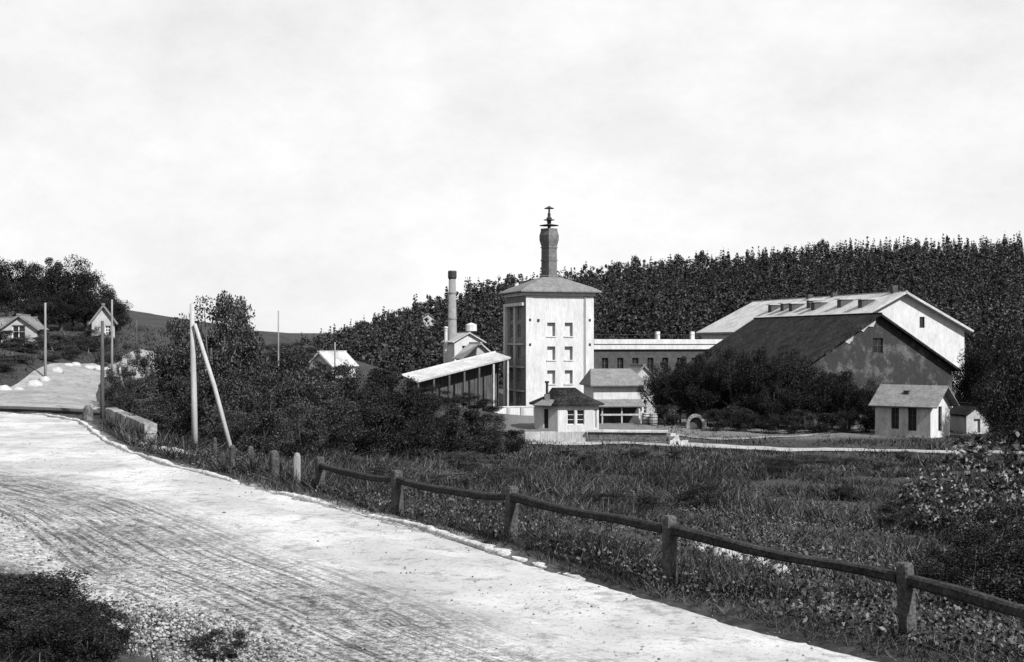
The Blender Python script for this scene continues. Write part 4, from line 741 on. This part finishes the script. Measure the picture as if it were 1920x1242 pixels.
dR = lambda p: dist_poly(p, RE)
add(230000, 12, 36, .12, .34, .006, .013, lambda p: right(p) & (dR(p) > 1.0), 1.1)
add(260000, 12, 42, .05, .17, .005, .010, lambda p: right(p) & (dR(p) < 1.7) & (dR(p) > .1 + .12 * wob(p[:, 0], p[:, 1], 3, 66)), 1.1, .75)
add(150000, 34, 72, .2, .5, .012, .026, lambda p: right(p) & (dR(p) > .5) & ~((p[:, 1] > 52) & (p[:, 0] < -17)), 1.2)
add(90000, 66, 112, .2, .45, .022, .05, lambda p: (p[:, 0] > -22) & ~((p[:, 1] > 96) & (p[:, 0] > 13) & (p[:, 1] < 113.5) & (np.abs(p[:, 1] - np.interp(p[:, 0], PA[:, 0], PA[:, 1]) - 1.5) < 2.4)), 1.)
add(60000, 66, 150, .2, .45, .025, .06, lambda p: (p[:, 0] < -24) & (p[:, 0] < np.interp(p[:, 1], L2[::-1, 1] if L2[0, 1] > L2[-1, 1] else L2[:, 1], L2[:, 0]) - .3), 1.)
add(30000, 111, 165, .12, .35, .03, .06, lambda p: (p[:, 0] > 12) & ~((p[:, 0] > 28) & (p[:, 1] > 126)), 1.)
add(40000, 8, 30, .04, .18, .004, .009, lambda p: ~right(p) & (dist_poly(p, LE) > 1.6 + .5 * wob(p[:, 0], p[:, 1], 1.2, 71)), 1.)
V = np.vstack(G); tag(link('meadow_grass', np_mesh('meadow_grass', V, quads(len(V))), 'grass'), 'rough long meadow grass covering the slope behind the fence', 'grass', None, 'stuff')
# broad weeds near the fence
p = scatter(30000, 13, 46, 1.2); p = p[meadow_mask(p)]; p = p[right(p) & (dR(p) > .45) & (wob(p[:, 0], p[:, 1], 1.1, 81) > -.12)]; z = terrain(p, False)
c_ = np.repeat(np.c_[p, z + .10], 4, 0) + rg.normal(0, .07, (len(p) * 4, 3)) * np.array([1, 1, .9]); c_[:, 2] = np.maximum(c_[:, 2], np.repeat(z, 4) + .01)
V = leaves(c_, .036, rg, .6); tag(link('weeds', np_mesh('weeds', V, quads(len(V))), mat('weed_leaves', .03, .4, .8, .6, island=(.12, 3.2, 2.4), spec=.35)), 'broad leaved weeds among the grass beside the fence', 'weeds', None, 'stuff')
# gravel: heap at the lower left and stones scattered over the road and its near edge
def gravel(p, z, s):
    n = len(p); o = np.array([(1, 0, 0), (0, 1, 0), (-1, 0, 0), (0, -1, 0), (.1, .1, .8), (0, 0, -.4)]); v = o[None] * s[:, None, None] * rg.uniform(.6, 1.2, (n, 6, 3)); a = rg.uniform(0, 6.28, n); c, q = np.cos(a)[:, None], np.sin(a)[:, None]
    v = np.stack([v[..., 0] * c - v[..., 1] * q + p[:, :1], v[..., 0] * q + v[..., 1] * c + p[:, 1:2], v[..., 2] + z[:, None]], 2).reshape(-1, 3)
    f = np.array([(0, 1, 4), (1, 2, 4), (2, 3, 4), (3, 0, 4), (1, 0, 5), (2, 1, 5), (3, 2, 5), (0, 3, 5)]); return v, (f[None] + 6 * np.arange(n)[:, None, None]).reshape(-1, 3)
Q, SZ, ZZ = [], [], []
n = 5200; hp = at(300, 0, 14.6); a = rg.normal(0, 1, (n, 2)) * np.array([.62, 1.15]); hpz = .28 * np.exp(-(a[:, 0] / .75) ** 2 - (a[:, 1] / 1.4) ** 2); c_, s_ = .81, .58; p = np.c_[hp.x + a[:, 0] * c_ - a[:, 1] * s_, hp.y + a[:, 0] * s_ + a[:, 1] * c_]; Q.append(p); SZ.append(rg.uniform(.012, .042, n)); ZZ.append(np.maximum(terrain(p, False), ROADZ) + hpz * rg.uniform(.6, 1, n))
p = scatter(9000, 10, 34, 1.); k = inside(p, RPOLY); dl = dist_poly(p, LE); p = p[k & (rg.uniform(0, 1, len(p)) < np.exp(-dl / 1.8))]; Q.append(p); SZ.append(rg.uniform(.008, .03, len(p)) * 1.1); ZZ.append(np.full(len(p), ROADZ + .03))
p = scatter(16000, 12, 45, 1.1); p = p[inside(p, RPOLY) & (rg.uniform(0, 1, len(p)) < .30 + .5 * wob(p[:, 0], p[:, 1], .8, 95))]; Q.append(p); SZ.append(.006 + .02 * rg.uniform(0, 1, len(p)) ** 3); ZZ.append(np.full(len(p), ROADZ + .045))
p = scatter(16000, 9, 34, 1.); k = ~inside(p, RPOLY) & (dist_poly(p, LE) < 1.4) & ~right(p); p = p[k]; Q.append(p); SZ.append(rg.uniform(.012, .05, len(p))); ZZ.append(terrain(p, False))
v, f = gravel(np.vstack(Q), np.concatenate(ZZ), np.concatenate(SZ)); tag(link('gravel', np_mesh('gravel', v, None, f), 'pebble'), 'loose gravel heaped and scattered along the near edge of the road', 'gravel', None, 'stuff')
